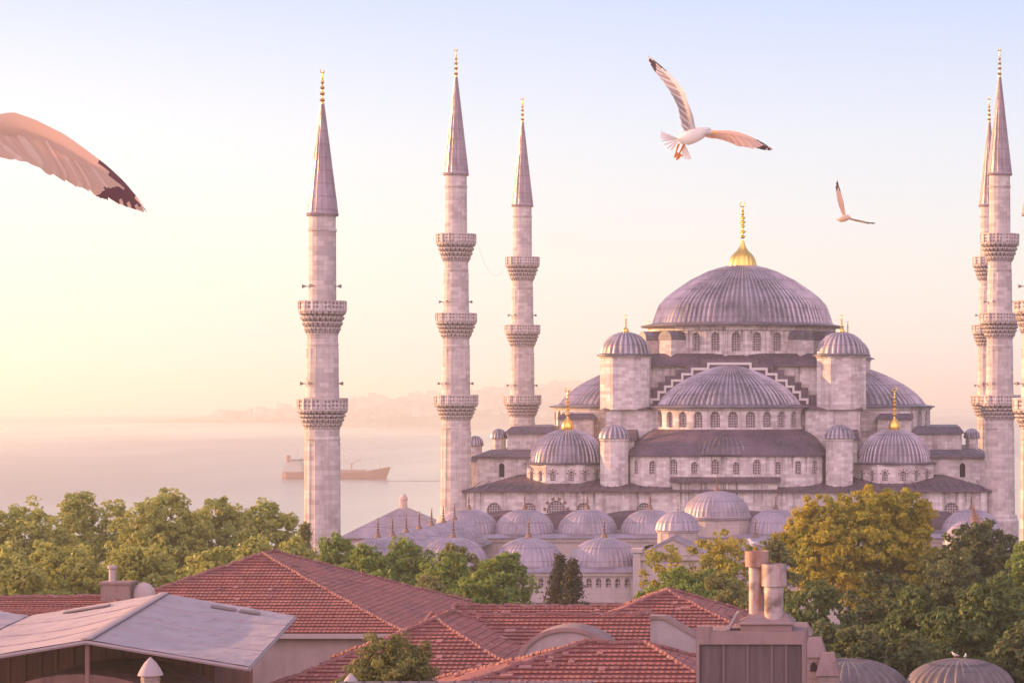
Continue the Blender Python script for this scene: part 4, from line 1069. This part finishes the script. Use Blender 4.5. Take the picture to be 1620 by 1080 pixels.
# things beneath the canopy: boarded shed and rounded awning
s = empty('boarded_shed', (-33.5, 108, 0), 'dark brown boarded shed in the shade under the white canopy', 'shed')
B = MB().box(-9.5, 3.4, -.2, 6, 0, 13.4)
for i in range(19): B.box(-9.5 + .68 * i, -9.5 + .68 * i + .12, -.3, -.2, 0, 13.4)
B.build('wall', 'brown_board', s)
s = empty('round_awning', (-31.8, 98.5, 0), 'brown rounded awning roof under the white canopy', 'awning')
A = MB(); arc = [(4.2 * math.cos(PI * i / 20), 11.2 + 2.35 * math.sin(PI * i / 20)) for i in range(21)]
A.plate([(4.2, 9.5)] + arc + [(-4.2, 9.5)], -3, 3).build('awning_cover', 'brown_board', s)
A = MB().box(-4.1, 4.1, -2.9, 2.9, 0, 9.5).build('awning_base', 'brown_board', s)
# ventilation turrets with pointed caps
for (x, Y, wd, top, lab) in ((238, 85, .50, 1038, 'small striped masonry turret with pointed white cap in front of the canopy'),
                             (555, 85, .46, 1063, 'tip of a pointed white turret cap at the bottom edge near the shrub')):
    p = px(x, top, Y); t = empty('masonry_turret', (p.x, Y, 0), lab, 'turret', 'pointed masonry turrets')
    b = MB().lathe([(wd * .62, 0), (wd * .62, p.z - .6)], 8, smooth=False, off=PI / 8)
    for k in range(5): b.lathe([(wd * .65, p.z - .72 - k * .2), (wd * .65, p.z - .79 - k * .2)], 8, smooth=False, off=PI / 8)
    b = b.build('turret_body', 'chimney_stone', t)
    MB().lathe([(wd * .60, p.z - .62), (wd * .86, p.z - .62), (wd * .82, p.z - .56), (wd * .66, p.z - .40), (wd * .40, p.z - .20), (wd * .12, p.z - .06), (0, p.z)], 12).build('pointed_cap', 'cap_plaster', t)
    for a in (-100, -60, -140): 
        MB().box(-.05, .05, -.05, .05, p.z - 1.3, p.z - .85).xform(Matrix.Rotation(R(a + 90), 4, 'Z') @ Matrix.Translation((0, -wd * .62, 0))).build('slit_window', 'dark_opening', b)
# dark metal roof at the bottom edge
s = empty('metal_roof_shed', (-15.2, 84, 0), 'dark ribbed sheet metal roof along the bottom edge', 'shed')
G = MB().frustum((-5.4, 4.6, -2.5, 2.5), 14.05, (-4.2, 4.2, .2, .6), 14.5)
for i in range(14): G.tube([(-4.9 + .68 * i, -2.45, 14.1), (-3.9 + .6 * i, .2, 14.53)], .04, 5)
G.build('roof', 'sheet_roof', s); MB().box(-5, 4.3, -2.2, 2.2, 0, 14.04).build('wall', 'plaster_wall', s)
# ------------------------------------------------------------------ chimney block with flues
Yc = 70.0; k = Yc / 4000
cb = empty('chimney_block', ((1189 - 1456) * k, Yc, 0), 'broad masonry chimney block with dark panelled face and pale border', 'chimney')
KC = k
def cz(y): return CAMZ - (y - 628) * KC
def cx(x): return (x - 1189) * KC
B = MB(); B.box(cx(1105), cx(1273), 0, 1.6, 0, cz(1018)); B.box(cx(1102), cx(1275), -.12, 1.7, cz(1018), cz(998)); B.box(cx(1102), cx(1107), -.12, 0, 8, cz(1018)); B.box(cx(1269), cx(1275), -.12, 0, 8, cz(1018))
B.box(cx(1103), cx(1126), -.1, .3, cz(998), cz(990))
B.build('block_body', 'block_render', cb)
Pn = MB().box(cx(1108), cx(1268), -.03, .0, 8, cz(1019))
for x in (1145, 1183, 1221, 1244): Pn.box(cx(x) - .03, cx(x) + .03, -.065, -.03, 8, cz(1019), 1)
Pn.build('dark_panel', ['weathered_panel', 'panel_batten'], cb)
L = MB().box(cx(1171), cx(1252), .1, 1.4, cz(998), cz(987)); L.frustum((cx(1165), cx(1256), 0, 1.5), cz(987), (cx(1196), cx(1236), .5, 1.0), cz(970))
L.build('pyramid_cap', 'block_render', cb)
MB().plate([(cx(1147), cz(997)), (cx(1162), cz(971)), (cx(1166), cz(971)), (cx(1153), cz(997))], .2, 1.0).build('leaning_slab', 'parapet_render', cb)
def flue(x0, x1, y0, y1, c0, c1, d0, d1, yy, cm='flue_metal'):
    r = (x1 - x0) / 2 * k; xc = cx((x0 + x1) / 2); R2 = (c1 - c0) / 2 * k; xk = cx((c0 + c1) / 2)
    f = MB().lathe([(r, cz(y1)), (r, cz(y0) + .1), (r * 1.05, cz(y0 + 12)), (r, cz(y0 + 12) + .03), (r, cz(y0))], 20, xc, yy).build('flue_pipe', 'flue_metal', cb)
    MB().lathe([(R2 * .9, cz(d1)), (R2, cz(d1)), (R2, cz(d0)), (R2 * .95, cz(d0)), (R2 * .93, cz(d1) + .04)], 24, xk, yy).build('cowl', cm, f)
    MB().lathe([(R2 * .9, cz(d0) - .08), (0, cz(d0) - .08)], 20, xk, yy).build('cowl_mouth', 'dark_metal', f)
flue(1181, 1205, 899, 978, 1175, 1213, 874, 899, .95, 'rusty_metal')
flue(1207.5, 1238, 926, 982, 1203, 1243, 893, 928, .45)
# stepped stone copings right of the block
s = empty('stepped_parapet', (mpx(1282, 78), 78, 0), 'stepped stone parapet with pitched copings right of chimney block', 'parapet')
kk = 78 / 4000
def sx(x): return (x - 1282) * kk
def sz(y): return CAMZ - (y - 628) * kk
for (x0, x1, yt, yb, d) in ((1244, 1282, 992, 1010, 1.2), (1268, 1306, 1012, 1042, .6), (1290, 1328, 1034, 1068, 0)):
    P = MB().box(sx(x0 + 4), sx(x1 - 2), d, d + 1.0, 0, sz(yb)); P.build('step', 'chimney_stone', s)
    MB().frustum((sx(x0), sx(x1), d - .1, d + 1.1), sz(yb), (sx(x0 + 9), sx(x1 - 9), d + .35, d + .7), sz(yt)).build('coping', 'block_render', s)
MB().plate([(-.1, sz(1064)), (-.1, sz(1054)), (0, sz(1049)), (.1, sz(1054)), (.1, sz(1064))], .55, .62).xform(Matrix.Translation((sx(1286), 0, 0))).build('niche', 'dark_opening', s)
# grey vaults at lower right
def vault(x, top, half_px, Y, label, rz):
    p = px(x, top, Y); r = half_px * Y / 4000; h = r * .55
    v = empty('lead_vault', (p.x, Y, 0), label, 'roof', 'grey lead vaults at lower right')
    D = MB(); ribbed(D, r, h, p.z - h, 34, 0, 0, ROUND, rib=.09); D.build('vault_cover', 'vault_lead', v)
    MB().lathe([(r * .98, 0), (r * .98, p.z - h - .05), (r * 1.04, p.z - h - .05)], 24).build('wall', 'plaster_wall', v)
    return p
vp1 = vault(1340, 1041, 98, 140, 'grey lead vault half hidden right of the stepped parapet', 0)
vp2 = vault(1518, 1041, 86, 138, 'ribbed grey lead vault at lower right with gulls on top', 0)

# ------------------------------------------------------------------ ship and boat
Ys = 1740.0; ks = Ys / 4000
ship = empty('cargo_ship', (mpx(531, Ys), Ys, SEA), 'red-hulled coaster cargo ship crossing the bay behind the far left minaret', 'ship')
def shx(x): return (x - 531) * ks
def shz(y): return (757 - y) * ks
Hh = MB(); st_ = [(448, 3.6, 2.2), (455, 5.6, 2.2), (480, 6.2, 2.2), (540, 6.2, 1.6), (580, 6.0, 1.9), (590, 5.2, 3.4), (603, 3.0, 4.4), (618, .25, 5.6)]
rows = []
for x, b_, dk in st_:
    zt = 2.6 + dk; X = shx(x); Xl = X if x < 600 else X - (x - 596) * .16
    rows.append([(X, -b_, zt), (Xl, -b_ * .92, .6), (Xl - .2, -b_ * .6, -2), (Xl - .2, b_ * .6, -2), (Xl, b_ * .92, .6), (X, b_, zt)])
vs = [p for r in rows for p in r]
Hh.add(vs, [(i * 6 + j, i * 6 + (j + 1) % 6, (i + 1) * 6 + (j + 1) % 6, (i + 1) * 6 + j) for i in range(len(rows) - 1) for j in range(6)])
Hh.add(rows[0], [tuple(range(6))]); Hh.add(rows[-1], [tuple(range(6))])
Hh.build('hull', 'hull_red', ship)
MB().box(shx(484), shx(586), -5.2, 5.2, 4.0, 5.2).box(shx(500), shx(534), -4.5, 4.5, 5.2, 6.2).box(shx(540), shx(576), -4.5, 4.5, 5.2, 6.2).build('deck_hatch', 'deck_brown', ship)
sp = MB().box(shx(450), shx(480), -5.4, 5.4, 4.6, 8.5).box(shx(454), shx(478), -5, 5, 8.5, 11.2).box(shx(462), shx(477), -5.6, 5.6, 11.2, 14.0).build('superstructure', 'ship_white', ship)
MB().box(shx(463), shx(477.4), -5.7, 5.7, 12.2, 13.2).build('bridge_windows', 'dark_metal', sp)
MB().lathe([(1.6, 11.2), (1.5, 16), (0, 16)], 10, shx(456), 0).build('funnel', 'hull_red', ship)
for x, h in ((470, 21), (537, 12), (600, 13)): MB().tube([(shx(x), 0, 5), (shx(x), 0, h)], [.35, .2], 6).build('mast', 'ship_white', ship)
for x, h in ((508, 10.5), (556, 10.5)):
    C_ = MB().tube([(shx(x), 0, 5), (shx(x), 0, h)], .55, 6); C_.tube([(shx(x), 0, h - .4), (shx(x) + 7, 0, h + 3.2)], [.4, .2], 6); C_.build('deck_crane', 'deck_brown', ship)
RL = MB()
for s_ in (-1, 1):
    RL.tube([(shx(482), s_ * 5.9, 6.2), (shx(585), s_ * 5.6, 5.9)], .12, 4)
    for i in range(14): RL.tube([(shx(482 + i * 7.8), s_ * 5.8, 4), (shx(482 + i * 7.8), s_ * 5.8, 6.2)], .09, 4)
RL.build('railing', 'ship_white', ship)
Wk = MB(); n_ = 24
for (xa, xb, ya, wd) in ((626, 720, 1690, 5.0),):
    vs = []
    for i in range(n_ + 1):
        t = i / n_; X = mpx(xa + (xb - xa) * t, Ys); w_ = wd * (1 + .5 * math.sin(i * 1.7)) * math.sin(PI * (.04 + .92 * t)) ** .5
        vs += [(X, ya - w_, SEA + .15), (X, ya, SEA + .30), (X, ya + w_, SEA + .15)]
    Wk.add(vs, [(i * 3 + j, i * 3 + 3 + j, i * 3 + 4 + j, i * 3 + 1 + j) for i in range(n_) for j in (0, 1)], 0, True)
tag(Wk.build('wake', 'wake_water', recalc=False), 'faint dark ripple streak on the water off the bow of the ship', 'wake', kind='stuff')

# ------------------------------------------------------------------ gulls
def poly_at(P, t):
    P = [Vector(p) for p in P]; Ls = [(b - a).length for a, b in zip(P, P[1:])]; d = t * sum(Ls)
    for a, b, l in zip(P, P[1:], Ls):
        if d <= l: return a.lerp(b, d / max(l, 1e-9))
        d -= l
    return P[-1].copy()
def wing(mb, LE, TE, thick, nfe=26, white_tip=True, flight=2, flight2=2, cov=0, black=3, toward=Vector((0, -1, 0)), tipt=.74):
    """LE, TE: 3-D leading / trailing edges root -> tip. coverts as a thin aerofoil, flight feathers as blades."""
    n = 36; rows = []
    for i in range(n + 1):
        t = i / n; a, b = poly_at(LE, t), poly_at(TE, t); f = .50 - .26 * max(0, (t - .45) / .55)
        c = a.lerp(b, f); th = thick * .7 * (1 - .85 * t)
        q1 = a.lerp(b, f * .3)
        rows.append([a, q1 + toward * th, a.lerp(b, f * .65) + toward * th * .7, c + toward * th * .1, a.lerp(b, f * .6) - toward * th * .6, q1 - toward * th * .9])
    vs = [p for r in rows for p in r]
    o = len(mb.v); mb.v += [tuple(p) for p in vs]
    for i in range(n):
        for j in range(6):
            mb.f.append([o + i * 6 + j, o + i * 6 + (j + 1) % 6, o + (i + 1) * 6 + (j + 1) % 6, o + (i + 1) * 6 + j])
            t = i / n; dark = t > tipt - .10 + (0, .05, .13, .13, .13, .05)[j]
            mb.mi.append((cov if (.91 < t < .965 and white_tip) else black) if dark else cov); mb.sm.append(True)
    mb.f.append([o + n * 6 + j for j in range(6)]); mb.mi.append(black); mb.sm.append(True)
    for k in range(nfe):
        t = (k + .5) / nfe; tr = max(0, t - .10 - .12 * t); root = poly_at(LE, tr).lerp(poly_at(TE, tr), .34 if t < .7 else .25)
        tip = poly_at(TE, min(.985, t + .012))
        q_ = min(1, max(0, (t - .40) / .42)); q_ = q_ * q_ * (3 - 2 * q_)
        root = poly_at(LE, tr).lerp(poly_at(TE, tr), .32).lerp(poly_at(LE, t * .80).lerp(poly_at(TE, t * .80), .25), q_)
        tip = tip + (tip - root) * (random.uniform(-.12, .03) if t < .85 else -.03)
        ax = tip - root; L = ax.length; ax.normalize(); side = ax.cross(toward).normalized()
        wd = (L * (.092 - .03 * q_) + .0045 * thick / .012) * (30 / max(30, nfe)) ** .6
        dz = toward * (thick * (.45 - .9 * k / nfe) * .5 + thick * .10 * (k % 2))
        bl = 1.01 if t < tipt - .06 else max(.34, .97 - (t - tipt + .06) * 3.0)       # where the dark part of this quill starts
        fs_ = sorted(set([0, .3, .6, .8, .92, 1.0] + ([bl] if bl < 1 else []) + ([.86] if t > .86 else [])))
        wid = lambda f: .55 + f * 1.0 if f < .45 else (1.0 if f < .82 else max(.12, 1 - ((f - .82) / .18) ** 2 * .88))
        ring = []
        for f in fs_:
            c = root + ax * L * f + dz; ww = wd * wid(f)
            ring.append([c - side * ww, c + toward * thick * .10, c + side * ww, c - toward * thick * .06])
        v_ = [p for r in ring for p in r]; base = len(mb.v); mb.v += [tuple(p) for p in v_]
        for i in range(len(fs_) - 1):
            mid = (fs_[i] + fs_[i + 1]) / 2
            m_ = (black if mid > bl else (flight if k % 3 else flight2))
            if t > .86 and white_tip and mid > .86 and k % 2: m_ = cov
            for j in range(4):
                mb.f.append([base + i * 4 + j, base + i * 4 + (j + 1) % 4, base + (i + 1) * 4 + (j + 1) % 4, base + (i + 1) * 4 + j]); mb.mi.append(m_); mb.sm.append(False)
        mb.f.append([base, base + 1, base + 2, base + 3]); mb.mi.append(flight); mb.sm.append(False)
        q_ = base + 4 * (len(fs_) - 1); mb.f.append([q_, q_ + 1, q_ + 2, q_ + 3]); mb.mi.append(black if bl < 1 else flight); mb.sm.append(False)
def body(mb, pts, radii, n=14, mi=0): mb.tube(pts, radii, n, mi)
GM_ = ['feather_white', 'feather_tan', 'feather_grey', 'feather_black', 'bill_yellow', 'leg_orange', 'feather_peach']
def zc(sc, ox, oy, Y):
    return lambda x, y, d=0.0: px(ox + x / sc, oy + y / sc, Y) + Vector((0, d, 0))
# main gull
Y = 22.0; Z = zc(5.4, 1000, 70, Y); c0 = Z(540, 770)
mb = MB()
def loc(l): return [p - c0 for p in l]
wing(mb, loc([Z(548, 735, -.02), Z(530, 620, -.12), Z(502, 540, -.18), Z(470, 440, -.22), Z(420, 360, -.2), Z(330, 265, -.15), Z(230, 175, -.1), Z(138, 103, -.05)]),
     loc([Z(440, 760, .02), Z(420, 690, .0), Z(408, 580, -.05), Z(372, 470, -.1), Z(335, 410, -.12), Z(290, 350, -.12), Z(235, 275, -.1), Z(190, 220, -.08), Z(150, 160, -.05), Z(136, 104, -.05)]), .012, 30, flight=2, flight2=0, tipt=.82)
wing(mb, loc([Z(620, 735, .02), Z(700, 722, .14), Z(800, 712, .24), Z(880, 720, .28), Z(960, 745, .3), Z(1040, 780, .3), Z(1110, 820, .28), Z(1195, 878, .25)]),
     loc([Z(600, 790, .04), Z(700, 790, .14), Z(780, 803, .2), Z(850, 828, .24), Z(930, 858, .26), Z(1000, 866, .27), Z(1060, 870, .27), Z(1130, 882, .26), Z(1197, 884, .25)]), .012, 30, cov=1, flight=1, flight2=6, tipt=.84)
body(mb, loc([Z(392, 808), Z(420, 812), Z(470, 808), Z(530, 782), Z(590, 757), Z(625, 745, -.01), Z(655, 742, -.02), Z(680, 755, -.03), Z(692, 762, -.035)]), [.02, .042, .058, .062, .052, .034, .031, .02, .008], mi=0)
mb.tube(loc([Z(684, 757, -.03), Z(712, 764, -.04), Z(735, 776, -.05)]), [.012, .009, .003], 8, 4)
mb.ball(tuple(loc([Z(662, 735, -.048)])[0]), .005, mi=3); mb.ball(tuple(loc([Z(640, 742, -.06)])[0]), .006, (1, .4, 1), mi=2)
for kq, (x, y) in enumerate(((245, 752), (240, 775), (242, 800), (252, 825), (275, 860), (300, 890), (330, 905), (430, 965), (455, 980), (478, 985), (497, 980))):
    a, b = Z(400, 812) if x < 400 else Z(440, 840), Z(x, y); d = (b - a); sd_ = d.cross(Vector((0, 1, 0))).normalized(); 
    q = [a - c0, a + d * .55 + sd_ * .009 - c0, a + d * .97 + sd_ * .008 - c0, b - c0, a + d * .97 - sd_ * .008 - c0, a + d * .55 - sd_ * .009 - c0]
    q = [p + Vector((0, .007 * kq - .03, 0)) for p in q]
    mb.add(q + [p + Vector((0, .003, 0)) for p in q], [(0, 1, 2, 3, 4, 5), (11, 10, 9, 8, 7, 6)] + [(i, (i + 1) % 6, 6 + (i + 1) % 6, 6 + i) for i in range(6)], 0)
for (a, b) in (((400, 850), (358, 972)), ((445, 855), (375, 990))):
    p, q = Z(*a) - c0, Z(*b) - c0; m_ = p.lerp(q, .62)
    mb.tube([p, m_, q], [.011, .007, .004], 6, 5); mb.add([m_ + Vector((.003, 0, .01)), m_ + Vector((.03, 0, -.01)), q + Vector((.02, 0, .004)), q], [(0, 1, 2, 3)], 5)
o = mb.build('gull', GM_); o.location = c0
tag(o, 'large white gull in full view with raised wing and black wing tips over the mosque', 'gull', 'flying gulls')
# near gull, wing reaching into the frame from the left
Y = 9.6; Z = zc(4.91, 0, 140, Y); c0 = Z(-560, 430); mb = MB()
wing(mb, loc([Z(-470, 400, .05), Z(-300, 280, 0), Z(0, 218, -.05), Z(140, 195, -.06), Z(300, 250, -.04), Z(500, 355, 0), Z(640, 460, .02), Z(800, 590, .05), Z(920, 710, .07), Z(1010, 830, .09), Z(1085, 955, .1)]),
     loc([Z(-470, 560, .05), Z(-300, 530, .02), Z(0, 535, -.02), Z(150, 562, -.03), Z(300, 605, -.02), Z(380, 662, -.01), Z(470, 712, 0), Z(560, 757, .02), Z(640, 785, .03), Z(730, 828, .05), Z(830, 875, .06), Z(890, 897, .07), Z(950, 920, .08), Z(1088, 960, .1)]), .012, 54, cov=1, flight=1, flight2=6, tipt=.81)
wing(mb, loc([Z(-640, 400, .05), Z(-850, 250, .1), Z(-1100, 200, .15), Z(-1400, 380, .2), Z(-1650, 700, .2)]), loc([Z(-640, 560, .05), Z(-850, 520, .1), Z(-1100, 540, .15), Z(-1400, 640, .2), Z(-1655, 705, .2)]), .012, 30, cov=1, flight=1, flight2=6)
body(mb, [Vector((0, .28, .0)), Vector((0, .2, 0)), Vector((0, .08, -.02)), Vector((0, -.08, -.02)), Vector((0, -.17, .0)), Vector((0, -.23, .02)), Vector((0, -.27, .02)), Vector((0, -.29, .018))], [.01, .04, .065, .065, .045, .036, .03, .012])
mb.tube([Vector((0, -.28, .02)), Vector((0, -.335, .008))], [.011, .003], 8, 4)
for s in (-1, 1): mb.ball((s * .03, -.245, .032), .005, mi=3)
for k in range(-3, 4): 
    q = [Vector((k * .008, .24, 0)), Vector((k * .03 - .012, .42, 0)), Vector((k * .03 + .012, .42, 0))]
    mb.add(q + [p + Vector((0, 0, .004)) for p in q], [(0, 1, 2), (5, 4, 3), (0, 1, 4, 3), (1, 2, 5, 4), (2, 0, 3, 5)], 0)
o = mb.build('gull', GM_[:3] + ['feather_brown'] + GM_[4:]); o.location = c0
tag(o, 'near gull of which only one drooping wing enters at the left edge', 'gull', 'flying gulls')
# small far gull
Y = 52.0; Z = zc(10.8, 1300, 270, Y); c0 = Z(430, 815); mb = MB()
wing(mb, loc([Z(420, 800), Z(398, 690, -.05), Z(375, 540, -.1), Z(330, 370, -.12), Z(290, 250, -.1), Z(275, 150, -.08)]), loc([Z(390, 810, .05), Z(325, 690, .0), Z(275, 540, -.05), Z(245, 370, -.08), Z(240, 260, -.08), Z(262, 160, -.08)]), .012, 18, cov=1, flight=1, flight2=1)
wing(mb, loc([Z(470, 800), Z(540, 815, .15), Z(680, 835, .3), Z(800, 868, .35), Z(925, 870, .35)]), loc([Z(470, 830, .05), Z(540, 838, .2), Z(680, 862, .35), Z(800, 884, .4), Z(925, 880, .36)]), .012, 16, cov=1, flight=1, flight2=1)
body(mb, loc([Z(270, 838), Z(310, 838), Z(360, 822), Z(420, 806), Z(455, 800), Z(480, 812), Z(500, 832)]), [.015, .05, .065, .065, .05, .035, .01], mi=1)
mb.tube(loc([Z(494, 825), Z(512, 842)]), [.014, .004], 6, 4)
for y in (815, 830, 845):
    q = loc([Z(300, 832), Z(250, y - 6), Z(250, y + 6)]); mb.add(q + [p + Vector((0, .01, 0)) for p in q], [(0, 1, 2), (5, 4, 3), (0, 1, 4, 3), (1, 2, 5, 4), (2, 0, 3, 5)], 0)
o = mb.build('gull', GM_); o.location = c0
tag(o, 'small distant gull with one wing straight up right of the mosque finial', 'gull', 'flying gulls')
# perched gulls
def perched(p, sc, rz, label, upright=.25):
    mb = MB(); body(mb, [Vector((-.26, 0, .13)), Vector((-.16, 0, .16)), Vector((-.02, 0, .19)), Vector((.10, 0, .23)), Vector((.15, 0, .29)), Vector((.18, 0, .335)), Vector((.215, 0, .335)), Vector((.235, 0, .33))], [.012, .045, .075, .068, .042, .04, .03, .012])
    for s in (-1, 1):
        mb.tube([(.09, s * .055, .22), (-.05, s * .068, .20), (-.2, s * .04, .165), (-.33, s * .012, .15)], [.03, .045, .03, .006], 8, 2)
        mb.tube([(-.22, s * .03, .165), (-.36, s * .01, .15)], [.018, .004], 6, 3)
        mb.tube([(.01, s * .025, .14), (.015, s * .03, .06), (.01, s * .03, 0)], [.012, .007, .007], 6, 5)
        mb.add([(0, s * .03, 0), (.05, s * .03 - .02, .0), (.05, s * .03 + .02, .0), (.0, s * .03, .012)], [(0, 1, 2), (3, 1, 0), (3, 2, 1), (0, 2, 3)], 5)
        mb.ball((.205, s * .027, .345), .006, mi=3)
    mb.tube([(.225, 0, .332), (.29, 0, .32)], [.013, .004], 8, 4)
    o = mb.build('gull', GM_); o.location = p; o.scale = (sc, sc, sc); o.rotation_euler = (0, 0, rz)
    return tag(o, label, 'gull', 'perched gulls')
perched((cb.location.x + cx(1192), Yc + .72, cz(874) - .01), 1.0, R(205), 'gull standing on the rim of the taller flue pipe')
perched((mpx(1511, 138), 138, vp2.z + .02), .95, R(150), 'left gull of the two on the ribbed grey vault, seen side on')
perched((mpx(1527, 138), 137.9, vp2.z - .02), .85, R(80), 'right gull of the two on the ribbed grey vault, smaller and end on')
# light cable between the two left minarets
a, b = Vector((mpx(723, 335.2) + 2.4, 336, 45.0)), Vector((mpx(827, 390.2) - 2.4, 389.5, 44.6))
pts = [a.lerp(b, t) - Vector((0, 0, 3.2 * 4 * t * (1 - t))) for t in np.linspace(0, 1, 20)]
tag(MB().tube(pts, .016, 4).build('light_cable', 'cable_grey'), 'thin cable of lamps slung between the two left mosque minarets', 'cable')

# ------------------------------------------------------------------ haze
hm = bpy.data.materials.new('haze_air'); hm.use_nodes = True; nt = hm.node_tree; nt.nodes.clear()
o_ = nt.nodes.new('ShaderNodeOutputMaterial'); pv = nt.nodes.new('ShaderNodeVolumePrincipled')
pv.inputs['Color'].default_value = (.95, .95, .93, 1); pv.inputs['Density'].default_value = 2.5e-4; pv.inputs['Anisotropy'].default_value = .42
nt.links.new(pv.outputs[0], o_.inputs['Volume'])
MATS['haze_air'] = hm
hb = MB().box(-15600, 15600, -1600, 30600, -35, 78).build('haze', 'haze_air')
tag(hb, 'thin pale pink morning haze filling the air over city and sea', 'haze', kind='stuff')
